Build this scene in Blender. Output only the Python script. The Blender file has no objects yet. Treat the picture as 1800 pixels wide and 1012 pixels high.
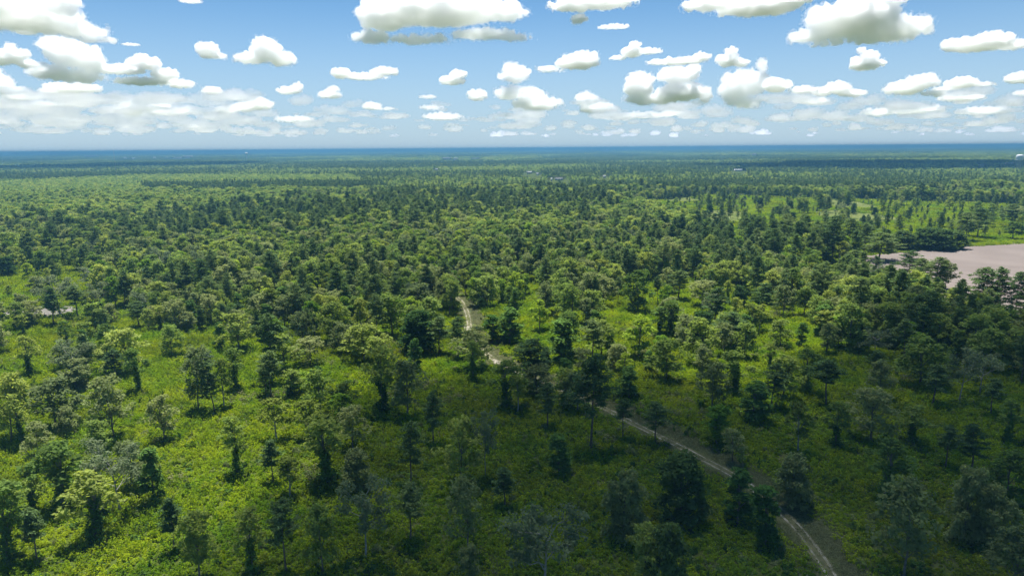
import bpy, math, random
import numpy as np
from mathutils import Matrix, Vector

# ------------------------------------------------------------------ camera, sky, sun, exposure
S = bpy.context.scene
COL = S.collection
CAMH = 100.0
PITCH = math.radians(11.54)
ROLL = math.radians(0.45)
FPX = 1200.0
_R = np.array((1.0, 0, 0)); _F = np.array((0, math.cos(PITCH), -math.sin(PITCH))); _U = np.array((0, math.sin(PITCH), math.cos(PITCH)))
RIGHT = math.cos(ROLL) * _R - math.sin(ROLL) * _U
UP = math.sin(ROLL) * _R + math.cos(ROLL) * _U
cam_data = bpy.data.cameras.new("camera")
cam = bpy.data.objects.new("camera", cam_data)
COL.objects.link(cam)
m = Matrix.Identity(4)
for i in range(3):
    m[i][0] = RIGHT[i]; m[i][1] = UP[i]; m[i][2] = -_F[i]
m[2][3] = CAMH
cam.matrix_world = m
cam_data.sensor_width = 36.0
cam_data.lens = 24.0
cam_data.clip_start = 1.0
cam_data.clip_end = 200000.0
S.camera = cam

SUN_EL, SUN_AZ = math.radians(72), math.radians(-12)      # azimuth from +Y, positive to the right
SUN_DIR = np.array((math.cos(SUN_EL) * math.sin(SUN_AZ), math.cos(SUN_EL) * math.cos(SUN_AZ), math.sin(SUN_EL)))
W = bpy.data.worlds.new("World"); S.world = W; W.use_nodes = True
wn = W.node_tree.nodes; wl = W.node_tree.links
bg = wn["Background"]
sky = wn.new("ShaderNodeTexSky"); sky.sky_type = 'NISHITA'; sky.sun_disc = False
sky.sun_elevation = SUN_EL; sky.sun_rotation = SUN_AZ
sky.altitude = 100; sky.air_density = 0.6; sky.dust_density = 0.0; sky.ozone_density = 5.0
SKYK = 0.068
bg.inputs[1].default_value = SKYK
tcw = wn.new("ShaderNodeTexCoord"); sepw = wn.new("ShaderNodeSeparateXYZ")
wl.new(tcw.outputs["Generated"], sepw.inputs[0])
mrw = wn.new("ShaderNodeMapRange"); mrw.interpolation_type = 'SMOOTHSTEP'
for k_, v_ in (("From Min", 0.24), ("From Max", -0.03), ("To Min", 0.0), ("To Max", 0.97)):
    mrw.inputs[k_].default_value = v_
wl.new(sepw.outputs["Z"], mrw.inputs["Value"])
mxw = wn.new("ShaderNodeMix"); mxw.data_type = 'RGBA'                # pale summer air towards the horizon
wl.new(mrw.outputs[0], mxw.inputs["Factor"]); tnt = wn.new("ShaderNodeMix"); tnt.data_type = 'RGBA'; tnt.blend_type = 'MULTIPLY'; tnt.inputs["Factor"].default_value = 1; tnt.inputs["B"].default_value = (0.80, 1.08, 1.04, 1)
wl.new(sky.outputs[0], tnt.inputs["A"]); wl.new(tnt.outputs["Result"], mxw.inputs["A"])
mxw.inputs["B"].default_value = (0.51 * 0.51 / SKYK, 0.64 * 0.51 / SKYK, 0.755 * 0.51 / SKYK, 1)
wl.new(mxw.outputs["Result"], bg.inputs[0])
sl = bpy.data.lights.new("sun", 'SUN'); sl.energy = 4.8; sl.angle = math.radians(0.53); sl.color = (1.0, 0.972, 0.94)
so = bpy.data.objects.new("sun", sl); COL.objects.link(so)
so.rotation_euler = Vector(SUN_DIR).to_track_quat('Z', 'Y').to_euler()
so.location = (0, 0, 3000)
S.view_settings.view_transform = 'Standard'; S.view_settings.look = 'None'
S.view_settings.gamma = 1.0; S.view_settings.exposure = 0.98
cy = S.cycles
cy.max_bounces = 30; cy.diffuse_bounces = 6; cy.glossy_bounces = 1; cy.transmission_bounces = 6
cy.volume_bounces = 28; cy.transparent_max_bounces = 96
cy.use_adaptive_sampling = True; cy.adaptive_threshold = 0.02
cy.use_denoising = True
cy.sample_clamp_indirect = 6.0

# ------------------------------------------------------------------ helpers
rng = np.random.default_rng(11)


def ray(u, v):
    d = ((u - 900.0) / FPX) * RIGHT - ((v - 506.0) / FPX) * UP + _F
    return d / np.linalg.norm(d)


def ground(u, v, z=0.0):
    """A point of the ground that the photograph shows at pixel (u, v)."""
    d = ray(u, v)
    t = (z - CAMH) / d[2]
    return d[0] * t, d[1] * t


def project(P):
    P = np.asarray(P, float).reshape(-1, 3) - np.array((0, 0, CAMH))
    f = P @ _F
    return 900 + FPX * (P @ RIGHT) / f, 506 - FPX * (P @ UP) / f, f


_LAT = np.random.default_rng(5).random((64, 64, 64)).astype(np.float32)


def noise3(x, y, z):
    xi = np.floor(x).astype(int); yi = np.floor(y).astype(int); zi = np.floor(z).astype(int)
    fx = x - xi; fy = y - yi; fz = z - zi
    fx = fx * fx * (3 - 2 * fx); fy = fy * fy * (3 - 2 * fy); fz = fz * fz * (3 - 2 * fz)
    x0 = xi & 63; x1 = (xi + 1) & 63; y0 = yi & 63; y1 = (yi + 1) & 63; z0 = zi & 63; z1 = (zi + 1) & 63
    L = _LAT
    a = L[x0, y0, z0] * (1 - fx) + L[x1, y0, z0] * fx
    b = L[x0, y1, z0] * (1 - fx) + L[x1, y1, z0] * fx
    c = L[x0, y0, z1] * (1 - fx) + L[x1, y0, z1] * fx
    d = L[x0, y1, z1] * (1 - fx) + L[x1, y1, z1] * fx
    return (a * (1 - fy) + b * fy) * (1 - fz) + (c * (1 - fy) + d * fy) * fz


def fbm(x, y, z, octv=4):
    s = 0; a = 0.5; n = 0
    for o in range(octv):
        s = s + a * (noise3(x * 2 ** o + 7.3 * o, y * 2 ** o + 3.1 * o, z * 2 ** o + 11.7 * o) - 0.5); n += a; a *= 0.5
    return s / n


def mesh_from(name, verts, quads=None, tris=None, mats=(), mat_idx=None, smooth=False):
    me = bpy.data.meshes.new(name)
    verts = np.asarray(verts, np.float32)
    me.vertices.add(len(verts)); me.vertices.foreach_set("co", verts.ravel())
    ls = []; st = []; tot = []; k = 0
    if quads is not None and len(quads):
        q = np.asarray(quads, np.int32); ls.append(q.ravel()); st.append(np.arange(len(q)) * 4 + k); tot.append(np.full(len(q), 4)); k += q.size
    if tris is not None and len(tris):
        t = np.asarray(tris, np.int32); ls.append(t.ravel()); st.append(np.arange(len(t)) * 3 + k); tot.append(np.full(len(t), 3)); k += t.size
    ls = np.concatenate(ls).astype(np.int32); st = np.concatenate(st).astype(np.int32); tot = np.concatenate(tot).astype(np.int32)
    me.loops.add(len(ls)); me.loops.foreach_set("vertex_index", ls)
    me.polygons.add(len(st)); me.polygons.foreach_set("loop_start", st); me.polygons.foreach_set("loop_total", tot)
    for mt in mats:
        me.materials.append(mt)
    if mat_idx is not None:
        me.polygons.foreach_set("material_index", np.asarray(mat_idx, np.int32))
    if smooth:
        me.polygons.foreach_set("use_smooth", np.ones(len(st), bool))
    me.update(calc_edges=True)
    me.validate()
    return me


def add(name, data, parent=None, loc=(0, 0, 0), rotz=0.0, scale=None):
    o = bpy.data.objects.new(name, data); COL.objects.link(o)
    o.location = loc; o.rotation_euler = (0, 0, rotz)
    if scale is not None:
        o.scale = scale if hasattr(scale, '__len__') else (scale,) * 3
    if parent is not None:
        o.parent = parent
    return o


def tag(o, label=None, cat=None, group=None, kind=None):
    if label: o["label"] = label
    if cat: o["category"] = cat
    if group: o["group"] = group
    if kind: o["kind"] = kind
    return o


def new_mat(name):
    mt = bpy.data.materials.new(name); mt.use_nodes = True
    return mt, mt.node_tree.nodes, mt.node_tree.links


# ------------------------------------------------------------------ clouds (real volumes of droplets above the haze)
import openvdb


def cloud_mat(name, dens, g=0.35, col=(0.992, 0.974, 1.0)):
    mt, n, l = new_mat(name)
    n.remove(n["Principled BSDF"])
    v = n.new("ShaderNodeVolumeScatter"); v.inputs["Color"].default_value = (*col, 1); v.inputs["Density"].default_value = dens
    v.inputs["Anisotropy"].default_value = g
    l.new(v.outputs[0], n["Material Output"].inputs["Volume"])
    return mt


def cloud_mesh(name, blobs, seed, mat, res=110, flat=0.25, puff=1.0, rough=0.16, base=None, fringe=None):
    """blobs: (x, z, rx, rz, y, ry) in metres, local. Union of puffs on puffs, cut nearly level at the base, with fractal edges."""
    r = np.random.default_rng(seed)
    B = []
    for (x, z, rx, rz, y, ry) in blobs:
        B.append((x, y, z, rx * 0.8, ry * 0.8, rz * 0.74))
        n = int(np.clip(22 * rx / rz, 22, 60))
        for k in range(n):
            d = r.normal(size=3); d /= np.linalg.norm(d); d[2] = abs(d[2]) * 1.0 - 0.15
            s = r.uniform(0.16, 0.46) * puff
            e_ = r.uniform(0.72, 0.92); c = (x + d[0] * rx * e_, y + d[1] * ry * e_, z + d[2] * rz * e_)
            q = (rx * rz * ry) ** (1 / 3) * 0.3 + min(rx, rz, ry) * 0.6
            B.append((*c, s * q, s * q, s * q * 0.9))
            for kk in range(5):
                e = r.normal(size=3); e /= np.linalg.norm(e); e[2] = abs(e[2]) - 0.15
                t = r.uniform(0.25, 0.55)
                B.append((c[0] + e[0] * s * q * 0.85, c[1] + e[1] * s * q * 0.85, c[2] + e[2] * s * q * 0.8, t * s * q, t * s * q, t * s * q))
    B = np.array(B)
    lo = (B[:, :3] - B[:, 3:]).min(0); hi = (B[:, :3] + B[:, 3:]).max(0)
    if base is not None:
        lo[2] = max(lo[2], base - 0.1 * (hi[2] - base))
    size = hi - lo
    h = max(size.max() / res, (size.prod() / 1.1e6) ** (1 / 3))
    lo -= 5 * h; hi += 5 * h
    n = np.ceil((hi - lo) / h).astype(int) + 1
    F = np.full(n, -1e3, np.float32)
    ax = [lo[i] + h * np.arange(n[i]) for i in range(3)]
    for b in B:
        i0 = np.maximum(((b[:3] - b[3:] * 1.5 - lo) / h).astype(int), 0)
        i1 = np.minimum(((b[:3] + b[3:] * 1.5 - lo) / h).astype(int) + 2, n)
        if (i1 <= i0).any():
            continue
        dx = ((ax[0][i0[0]:i1[0]] - b[0]) / b[3])[:, None, None]; dy = ((ax[1][i0[1]:i1[1]] - b[1]) / b[4])[None, :, None]; dz = ((ax[2][i0[2]:i1[2]] - b[2]) / b[5])[None, None, :]
        f = (1 - np.sqrt(dx * dx + dy * dy + dz * dz)) * min(b[3], b[4], b[5])
        sub = F[i0[0]:i1[0], i0[1]:i1[1], i0[2]:i1[2]]
        np.maximum(sub, f, out=sub)
    X, Y, Z = np.meshgrid(*ax, indexing='ij')
    mb = 0.17 * np.median([b[3] for b in blobs]) * puff
    near = np.abs(F) < mb * 3.5
    k = 0.55 / mb
    xs, ys, zs = X[near] * k + seed * 3.7, Y[near] * k + 11, Z[near] * k
    big = fbm(xs * 0.3 + 20, ys * 0.3, zs * 0.3, 2) * 5.0 * mb * rough
    F[near] += (fbm(xs, ys, zs, 4) * 7.0 * mb * rough + big).astype(np.float32)
    if base is not None:
        wob = fbm(X[:, :, 0] * k * 0.5 + 5, Y[:, :, 0] * k * 0.5, 0 * X[:, :, 0] + seed, 3) * mb * 1.3
        F = np.minimum(F, (Z - base - wob[:, :, None]) * 0.8)
    F[0] = F[-1] = -1e3; F[:, 0] = F[:, -1] = -1e3; F[:, :, 0] = F[:, :, -1] = -1e3
    def surface(nm, f, mt):
        f = np.clip(f, -4 * h, 4 * h)
        g = openvdb.FloatGrid(4 * h)
        g.copyFromArray((-f).astype(np.float32), tolerance=1e-9)
        pts, tris, quads = g.convertToPolygons(isovalue=0.0)
        return mesh_from(nm, pts * h + lo, quads=quads, tris=tris, mats=(mt,), smooth=True)
    core = surface(name, F, mat)
    if fringe is None:
        return core
    wide = np.abs(F) < mb * 3.5
    G = F.copy()
    G[wide] += (mb * 0.6 + fbm(X[wide] * k * 1.7 + 40, Y[wide] * k * 1.7, Z[wide] * k * 1.7 + seed, 4) * 9.0 * mb * rough).astype(np.float32)
    G[0] = G[-1] = -1e3; G[:, 0] = G[:, -1] = -1e3; G[:, :, 0] = G[:, :, -1] = -1e3
    return core, surface("fringe", G, fringe)

# ------------------------------------------------------------------ materials
def leaf_mat(name, col, trans, hue=0.03, val=0.5, mix=0.5, patch=None):
    """Leaves: diffuse + light coming through; tone varies by clump (mesh attribute) and by tree (random)."""
    mt, n, l = new_mat(name)
    n.remove(n["Principled BSDF"])
    at = n.new("ShaderNodeAttribute"); at.attribute_name = "tone"
    oi = n.new("ShaderNodeObjectInfo")
    def varied(c):
        h = n.new("ShaderNodeHueSaturation"); h.inputs["Color"].default_value = (*c, 1)
        a = n.new("ShaderNodeMath"); a.operation = 'MULTIPLY_ADD'; a.inputs[1].default_value = hue; a.inputs[2].default_value = 0.5 - hue / 2
        l.new(oi.outputs["Random"], a.inputs[0]); l.new(a.outputs[0], h.inputs["Hue"])
        b = n.new("ShaderNodeMath"); b.operation = 'MULTIPLY_ADD'; b.inputs[1].default_value = val; b.inputs[2].default_value = 1 - val / 2
        l.new(at.outputs["Fac"], b.inputs[0])
        b2 = n.new("ShaderNodeMath"); b2.operation = 'MULTIPLY_ADD'; b2.inputs[1].default_value = -val * 0.8; b2.inputs[2].default_value = val * 0.4
        l.new(oi.outputs["Random"], b2.inputs[0])
        b3 = n.new("ShaderNodeMath"); b3.operation = 'ADD'; l.new(b.outputs[0], b3.inputs[0]); l.new(b2.outputs[0], b3.inputs[1])
        l.new(b3.outputs[0], h.inputs["Value"])
        if patch is None:
            return h.outputs[0]
        ge = n.new("ShaderNodeNewGeometry"); no = n.new("ShaderNodeTexNoise"); no.inputs["Scale"].default_value = 0.022; no.inputs["Detail"].default_value = 4
        l.new(ge.outputs["Position"], no.inputs["Vector"])
        cr = n.new("ShaderNodeValToRGB"); l.new(no.outputs["Fac"], cr.inputs[0])
        cr.color_ramp.elements[0].position = 0.36; cr.color_ramp.elements[0].color = (*patch[0], 1)
        cr.color_ramp.elements[1].position = 0.66; cr.color_ramp.elements[1].color = (*patch[2], 1)
        e = cr.color_ramp.elements.new(0.5); e.color = (*patch[1], 1)
        mu = n.new("ShaderNodeMix"); mu.data_type = 'RGBA'; mu.blend_type = 'MULTIPLY'; mu.inputs["Factor"].default_value = 1
        l.new(h.outputs[0], mu.inputs["A"]); l.new(cr.outputs[0], mu.inputs["B"])
        return mu.outputs["Result"]
    d = n.new("ShaderNodeBsdfDiffuse"); t = n.new("ShaderNodeBsdfTranslucent")
    l.new(varied(col), d.inputs["Color"]); l.new(varied(trans), t.inputs["Color"])
    mx = n.new("ShaderNodeMixShader"); mx.inputs[0].default_value = mix
    l.new(d.outputs[0], mx.inputs[1]); l.new(t.outputs[0], mx.inputs[2])
    l.new(mx.outputs[0], n["Material Output"].inputs["Surface"])
    return mt


def plain(name, col, rough=0.9, noise=None, spec=0.2):
    mt, n, l = new_mat(name)
    p = n["Principled BSDF"]; p.inputs["Roughness"].default_value = rough; p.inputs["Specular IOR Level"].default_value = spec
    p.inputs["Base Color"].default_value = (*col, 1)
    if noise:
        sc, col2 = noise
        ge = n.new("ShaderNodeNewGeometry"); no = n.new("ShaderNodeTexNoise"); no.inputs["Scale"].default_value = sc; no.inputs["Detail"].default_value = 6
        l.new(ge.outputs["Position"], no.inputs["Vector"])
        cr = n.new("ShaderNodeValToRGB"); l.new(no.outputs["Fac"], cr.inputs[0])
        cr.color_ramp.elements[0].position = 0.35; cr.color_ramp.elements[0].color = (*col, 1)
        cr.color_ramp.elements[1].position = 0.65; cr.color_ramp.elements[1].color = (*col2, 1)
        l.new(cr.outputs[0], p.inputs["Base Color"])
    return mt


M_broad = leaf_mat("broadleaf_leaves", (0.193, 0.260, 0.063), (0.308, 0.408, 0.052), hue=0.05, val=0.75)
M_grey = leaf_mat("greyish_leaves", (0.231, 0.274, 0.109), (0.293, 0.352, 0.092), hue=0.03, val=0.6)
M_bright = leaf_mat("fresh_leaves", (0.201, 0.302, 0.039), (0.339, 0.477, 0.023), hue=0.04, val=0.6)
M_yellow = leaf_mat("yellowish_leaves", (0.216, 0.270, 0.057), (0.338, 0.405, 0.041), hue=0.03, val=0.6)
M_dark = leaf_mat("dark_leaves", (0.075, 0.130, 0.037), (0.107, 0.176, 0.021), hue=0.04, val=0.6, mix=0.35)
M_pine = leaf_mat("pine_needles", (0.128, 0.192, 0.065), (0.178, 0.252, 0.049), hue=0.04, val=0.7, mix=0.35)
M_pale = leaf_mat("pale_leaves", (0.185, 0.234, 0.122), (0.185, 0.242, 0.097), hue=0.03, val=0.5)
M_hard = leaf_mat("hardwood_leaves", (0.244, 0.327, 0.086), (0.377, 0.480, 0.070), hue=0.045, val=0.6)
M_vine = leaf_mat("vine_leaves", (0.092, 0.176, 0.037), (0.143, 0.243, 0.021), hue=0.03, val=0.7, mix=0.3)
M_brush = leaf_mat("brush_leaves", (0.193, 0.272, 0.012), (0.363, 0.485, 0.007), hue=0.04, val=0.7, mix=0.45,
                   patch=((0.74, 0.72, 0.95), (1.0, 1.0, 1.0), (0.66, 0.82, 1.1)))
M_scrub = leaf_mat("dry_scrub_leaves", (0.203, 0.216, 0.101), (0.189, 0.203, 0.068), hue=0.03, val=0.6, mix=0.3)
M_tall = leaf_mat("tall_brush_leaves", (0.180, 0.252, 0.020), (0.312, 0.433, 0.013), hue=0.05, val=0.8, mix=0.45)
M_bark = plain("bark", (0.10, 0.085, 0.07), noise=(1.2, (0.20, 0.18, 0.155)))
M_pbark = plain("pine_bark", (0.095, 0.07, 0.055), noise=(1.2, (0.19, 0.15, 0.12)))
M_wbark = plain("pale_bark", (0.20, 0.195, 0.18), noise=(0.9, (0.34, 0.33, 0.31)))


# ------------------------------------------------------------------ tree builders
def tube(pts, radii, sides=6):
    pts = np.asarray(pts, float); n = len(pts)
    t = np.gradient(pts, axis=0); t /= np.linalg.norm(t, axis=1)[:, None] + 1e-9
    ref = np.where(np.abs(t[:, 2:3]) > 0.9, np.array([[1.0, 0, 0]]), np.array([[0, 0, 1.0]]))
    a = np.cross(t, ref); a /= np.linalg.norm(a, axis=1)[:, None]; b = np.cross(t, a)
    th = np.arange(sides) / sides * 2 * np.pi
    V = pts[:, None] + np.asarray(radii)[:, None, None] * (np.cos(th)[None, :, None] * a[:, None] + np.sin(th)[None, :, None] * b[:, None])
    q = []
    for i in range(n - 1):
        for j in range(sides):
            q.append((i * sides + j, i * sides + (j + 1) % sides, (i + 1) * sides + (j + 1) % sides, (i + 1) * sides + j))
    return V.reshape(-1, 3), np.array(q)


def join(parts):
    vs = []; qs = []; k = 0
    for v, q in parts:
        vs.append(v); qs.append(q + k); k += len(v)
    return np.concatenate(vs), np.concatenate(qs)


def leaves(r, C, Rad, per, size, long=1.25, up=0.6, shell=0.55):
    """Leaf cards spread through clumps. C (n,3), Rad (n,3). Returns verts, quads, tone."""
    n = len(C); N = n * per
    c = np.repeat(C, per, 0); R = np.repeat(Rad, per, 0)
    d = r.normal(size=(N, 3)); d /= np.linalg.norm(d, axis=1)[:, None]
    rad = (shell + (1 - shell) * r.random((N, 1))) * np.where(r.random((N, 1)) < 0.15, 0.6, 1.0)
    p = c + d * rad * R
    nn = d * 0.55 + np.array((0, 0, up)) + r.normal(size=(N, 3)) * 0.45
    nn /= np.linalg.norm(nn, axis=1)[:, None]
    a = np.cross(nn, r.normal(size=(N, 3))); a /= np.linalg.norm(a, axis=1)[:, None]
    b = np.cross(nn, a)
    s = size * r.uniform(0.6, 1.3, (N, 1))
    V = np.stack((p - a * s * long, p - b * s * 0.75 + a * s * 0.1, p + a * s * long, p + b * s * 0.75 + a * s * 0.1), 1).reshape(-1, 3)
    Q = np.arange(N * 4).reshape(N, 4)
    tone = np.repeat(np.clip(np.repeat(r.random(n), per) * 0.7 + r.random(N) * 0.3, 0, 1), 4)
    return V, Q, tone


def leaf_mesh(name, V, Q, tone, mat):
    me = mesh_from(name, V, quads=Q, mats=(mat,))
    at = me.attributes.new("tone", 'FLOAT', 'POINT'); at.data.foreach_set("value", np.asarray(tone, np.float32))
    return me


def wood(r, H, tops, r0, lean=0.0, sides=6, frac=0.8):
    """Tapered trunk and limbs reaching towards the points tops."""
    k = 6
    z = np.linspace(0, H * frac, k)
    wob = np.cumsum(r.normal(size=(k, 2)) * H * 0.008, 0); wob -= wob[0]
    P = np.column_stack((wob[:, 0] + lean * z, wob[:, 1], z))
    parts = [tube(P, np.linspace(r0, r0 * 0.35, k) * np.array([1.25] + [1] * (k - 1)), sides)]
    for t in tops:
        hz = np.clip(t[2] * r.uniform(0.45, 0.7), H * 0.15, H * frac * 0.95)
        s = np.array((np.interp(hz, z, P[:, 0]), np.interp(hz, z, P[:, 1]), hz))
        mid = s * 0.45 + t * 0.55 + np.array((0, 0, 0.06 * H * r.uniform(-0.5, 0.6)))
        parts.append(tube((s, mid, t), (r0 * 0.42, r0 * 0.26, r0 * 0.07), 5))
    return parts, P


def ell(r, n, lo=-0.4):
    d = r.normal(size=(n, 3)); d /= np.linalg.norm(d, axis=1)[:, None]
    d[:, 2] = np.where(d[:, 2] < lo, -d[:, 2] * 0.6, d[:, 2])
    return d


def broadleaf(seed, H=16, W=11, base=0.22, lobes=11, per=42, size=0.30, vine=False, clump=(0.8, 1.4), dens=7, droop=0.0, full=False, top=1.0):
    r = np.random.default_rng(seed)
    zc = H * (base + 1) / 2; rz = H * (1 - base) / 2; rx = W / 2
    L = []
    for i in range(lobes):
        f = (i + r.random()) / lobes                                  # from the lowest limbs to the top
        wdt = math.sin(math.pi * min(0.97, 0.20 + 0.74 * f ** 0.85)) ** 0.75
        a = i * 2.4 + r.normal() * 0.5; q = r.uniform(0.35, 0.72) * wdt
        L.append((math.cos(a) * rx * q, math.sin(a) * rx * q, H * (base + 0.06 + (0.86 - base) * f), r.uniform(0.30, 0.46) * (0.7 + 0.3 * wdt)))
    L.append((r.normal() * rx * 0.12, r.normal() * rx * 0.12, H * 0.86, 0.34))
    C = []; R = []
    for (x, y, z, q) in L:
        for d in ell(r, dens, -0.6):
            c = np.array((x + d[0] * rx * q, y + d[1] * rx * q, z + d[2] * rx * q * 0.8))
            s = r.uniform(*clump)
            c[2] -= droop * (c[0] ** 2 + c[1] ** 2) / max(rx, 1)
            c[2] = min(max(c[2], s * 0.6), H - s * 0.5)
            C.append(c); R.append((s * 1.15, s * 1.15, s * 0.85))
    parts, P = wood(r, H, [np.array(l[:3]) for l in L], max(0.16, H * 0.014), lean=r.normal() * 0.015)
    V, Q, T = leaves(r, np.array(C), np.array(R), per, size)
    out = {"trunk": join(parts), "crown": (V, Q, T)}
    if vine:
        vz = np.arange(0.5, H * r.uniform(0.45, 0.62), 0.5)
        C = []; R = []
        for z in vz:
            for k in range(3):
                a = r.uniform(0, 6.28); w = (0.7 + 0.9 * math.exp(-z / 1.8)) * r.uniform(0.5, 1.35)
                C.append((np.interp(z, P[:, 2], P[:, 0]) + math.cos(a) * w * 0.8, np.interp(z, P[:, 2], P[:, 1]) + math.sin(a) * w * 0.8, z))
                R.append((w * .9, w * .9, 0.75))
        out["vines"] = leaves(r, np.array(C), np.array(R), 20, 0.26, up=0.3)
    return out


def pine(seed, H=22, W=8, base=0.5, nb=26, per=44, size=0.2, cone=0.5):
    r = np.random.default_rng(seed)
    k = 7; z = np.linspace(0, H * 0.97, k)
    wob = np.cumsum(r.normal(size=(k, 2)) * H * 0.006, 0); wob -= wob[0]
    P = np.column_stack((wob, z)); r0 = max(0.14, H * 0.011)
    parts = [tube(P, np.linspace(r0, r0 * 0.25, k) * np.array([1.3] + [1] * (k - 1)), 6)]
    C = []; R = []
    for i in range(nb):
        f = (i + r.random()) / nb
        zz = H * (base + (0.98 - base) * f)
        prof = (1 - cone) * (1 - (2 * f - 0.9) ** 2 * 0.75) + cone * (1.05 - f)
        ln = W / 2 * max(0.22, prof) * r.uniform(0.65, 1.2)
        if f < 0.22 and r.random() < 0.45:
            continue
        a = i * 2.4 + r.normal() * 0.5
        s = np.array((np.interp(zz, z, P[:, 0]), np.interp(zz, z, P[:, 1]), zz))
        e = s + np.array((math.cos(a) * ln, math.sin(a) * ln, ln * r.uniform(0.0, 0.4)))
        parts.append(tube((s, (s + e) / 2 + np.array((0, 0, -0.1)), e), (r0 * 0.3, r0 * 0.2, 0.03), 4))
        for t in ((1.0, 0.62, 0.35) if ln > W * 0.28 else (0.95, 0.5)):
            c = s + (e - s) * t + r.normal(size=3) * 0.3
            w = r.uniform(0.75, 1.25) * (0.85 + 0.05 * W)
            C.append(c); R.append((w, w, w * 0.5))
    C.append(P[-1] + np.array((0, 0, 0.3))); R.append((0.8, 0.8, 0.9))
    return {"trunk": join(parts), "crown": leaves(r, np.array(C), np.array(R), per, size, long=2.0, up=0.5, shell=0.35)}


def pale_tree(seed, H=16, W=10, leafy=0.35, per=40):
    """A half-bare tree with pale limbs forking through thin foliage."""
    r = np.random.default_rng(seed)
    parts, P = wood(r, H, [], H * 0.014, frac=0.7)
    C = []; R = []
    def fork(p, d, ln, rad, lev):
        d = d / np.linalg.norm(d)
        e = p + d * ln + np.array((0, 0, ln * 0.08)); m = (p + e) / 2 + r.normal(size=3) * ln * 0.07
        parts.append(tube((p, m, e), (rad, rad * 0.8, rad * 0.55), 5))
        if lev == 0:
            if r.random() < leafy:
                C.append(e); w = r.uniform(0.9, 1.6); R.append((w * 1.2, w * 1.2, w * 0.8))
            return
        for k in range(3 if lev > 1 else 2):
            fork(e if k else m, d + r.normal(size=3) * 0.55 + np.array((0, 0, 0.15)), ln * r.uniform(0.55, 0.8), rad * 0.6, lev - 1)
    for i in range(7):
        z = H * (0.32 + 0.38 * i / 6); a = i * 2.4 + r.random()
        s = np.array((np.interp(z, P[:, 2], P[:, 0]), np.interp(z, P[:, 2], P[:, 1]), z))
        fork(s, np.array((math.cos(a), math.sin(a), r.uniform(0.4, 1.0))), W * 0.26, H * 0.0065, 2)
    V = leaves(r, np.array(C), np.array(R), per, 0.24)
    return {"trunk": join(parts), "crown": V}


def bush(seed, H=3.5, W=4.5, per=34, size=0.2, n=22):
    r = np.random.default_rng(seed)
    C = []; R = []
    for d in ell(r, n, 0.0):
        q = r.uniform(0.45, 0.95); w = r.uniform(0.45, 0.8) * W / 4.5
        C.append((d[0] * W / 2 * q, d[1] * W / 2 * q, max(0.3, abs(d[2]) * H * 0.8 * q + 0.25))); R.append((w, w, w * 0.8))
    stems = []
    for k in range(4):
        a = k * 1.57 + r.random(); e = np.array((math.cos(a) * W * 0.25, math.sin(a) * W * 0.25, H * 0.6))
        stems.append(tube((np.array((0, 0, 0.0)), e * 0.5 + np.array((0, 0, 0.1)), e), (0.07, 0.05, 0.02), 4))
    return {"stem": join(stems), "foliage": leaves(r, np.array(C), np.array(R), per, size)}


def brush_patch(seed, size=7.0, n=70, per=20, leaf=0.17, h=1.0):
    r = np.random.default_rng(seed)
    xy = (r.random((n, 2)) - 0.5) * size * 1.15
    s = 0.35 + r.random(n) ** 2.2 * 1.1
    C = np.column_stack((xy, s * 0.35 * h)); R = np.column_stack((s, s, s * 0.85 * h))
    return leaves(r, C, R, per, leaf, up=0.6)


def far_tree(seed, H=17, W=12, n=13, per=12, size=0.85, pineish=False):
    r = np.random.default_rng(seed)
    C = []; R = []
    for d in ell(r, n, -0.1):
        if pineish:
            z = H * (0.45 + 0.5 * r.random()); q = W / 2 * (1.15 - (z / H) * 0.8) * r.uniform(0.3, 0.9); a = r.uniform(0, 6.28)
            C.append((math.cos(a) * q, math.sin(a) * q, z)); w = r.uniform(1.0, 1.7); R.append((w, w, w * 0.7))
        else:
            q = r.uniform(0.5, 0.8)
            C.append((d[0] * W / 2 * q, d[1] * W / 2 * q, H * 0.60 + d[2] * H * 0.33 * q)); w = r.uniform(1.4, 2.4) * W / 12; R.append((w, w, w * 0.85))
    V, Q, T = leaves(r, np.array(C), np.array(R), per, size, long=1.1, up=0.5)
    tv, tq = tube(((0, 0, 0), (0.1, 0, H * 0.4), (0, 0, H * 0.8)), (0.3, 0.22, 0.1), 4)
    return {"trunk": (tv, tq), "crown": (V, Q, T)}


def grove(seed, size=90.0, n=46, pineish=0.3):
    r = np.random.default_rng(seed)
    Vs = []; Ts = []
    xy = (r.random((n, 2)) - 0.5) * size
    H = r.uniform(12, 20, n); w = r.uniform(4.5, 8, n)
    C = np.column_stack((xy, H - w * 0.75)); R = np.column_stack((w, w, w * 0.8))
    C2 = np.column_stack((xy + r.normal(size=(n, 2)) * 3, H * 0.4)); R2 = np.column_stack((w * 0.9, w * 0.9, H * 0.35))
    return leaves(r, np.concatenate((C, C2)), np.concatenate((R, R2)), 16, 2.6, long=1.1, up=0.55, shell=0.8)


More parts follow.
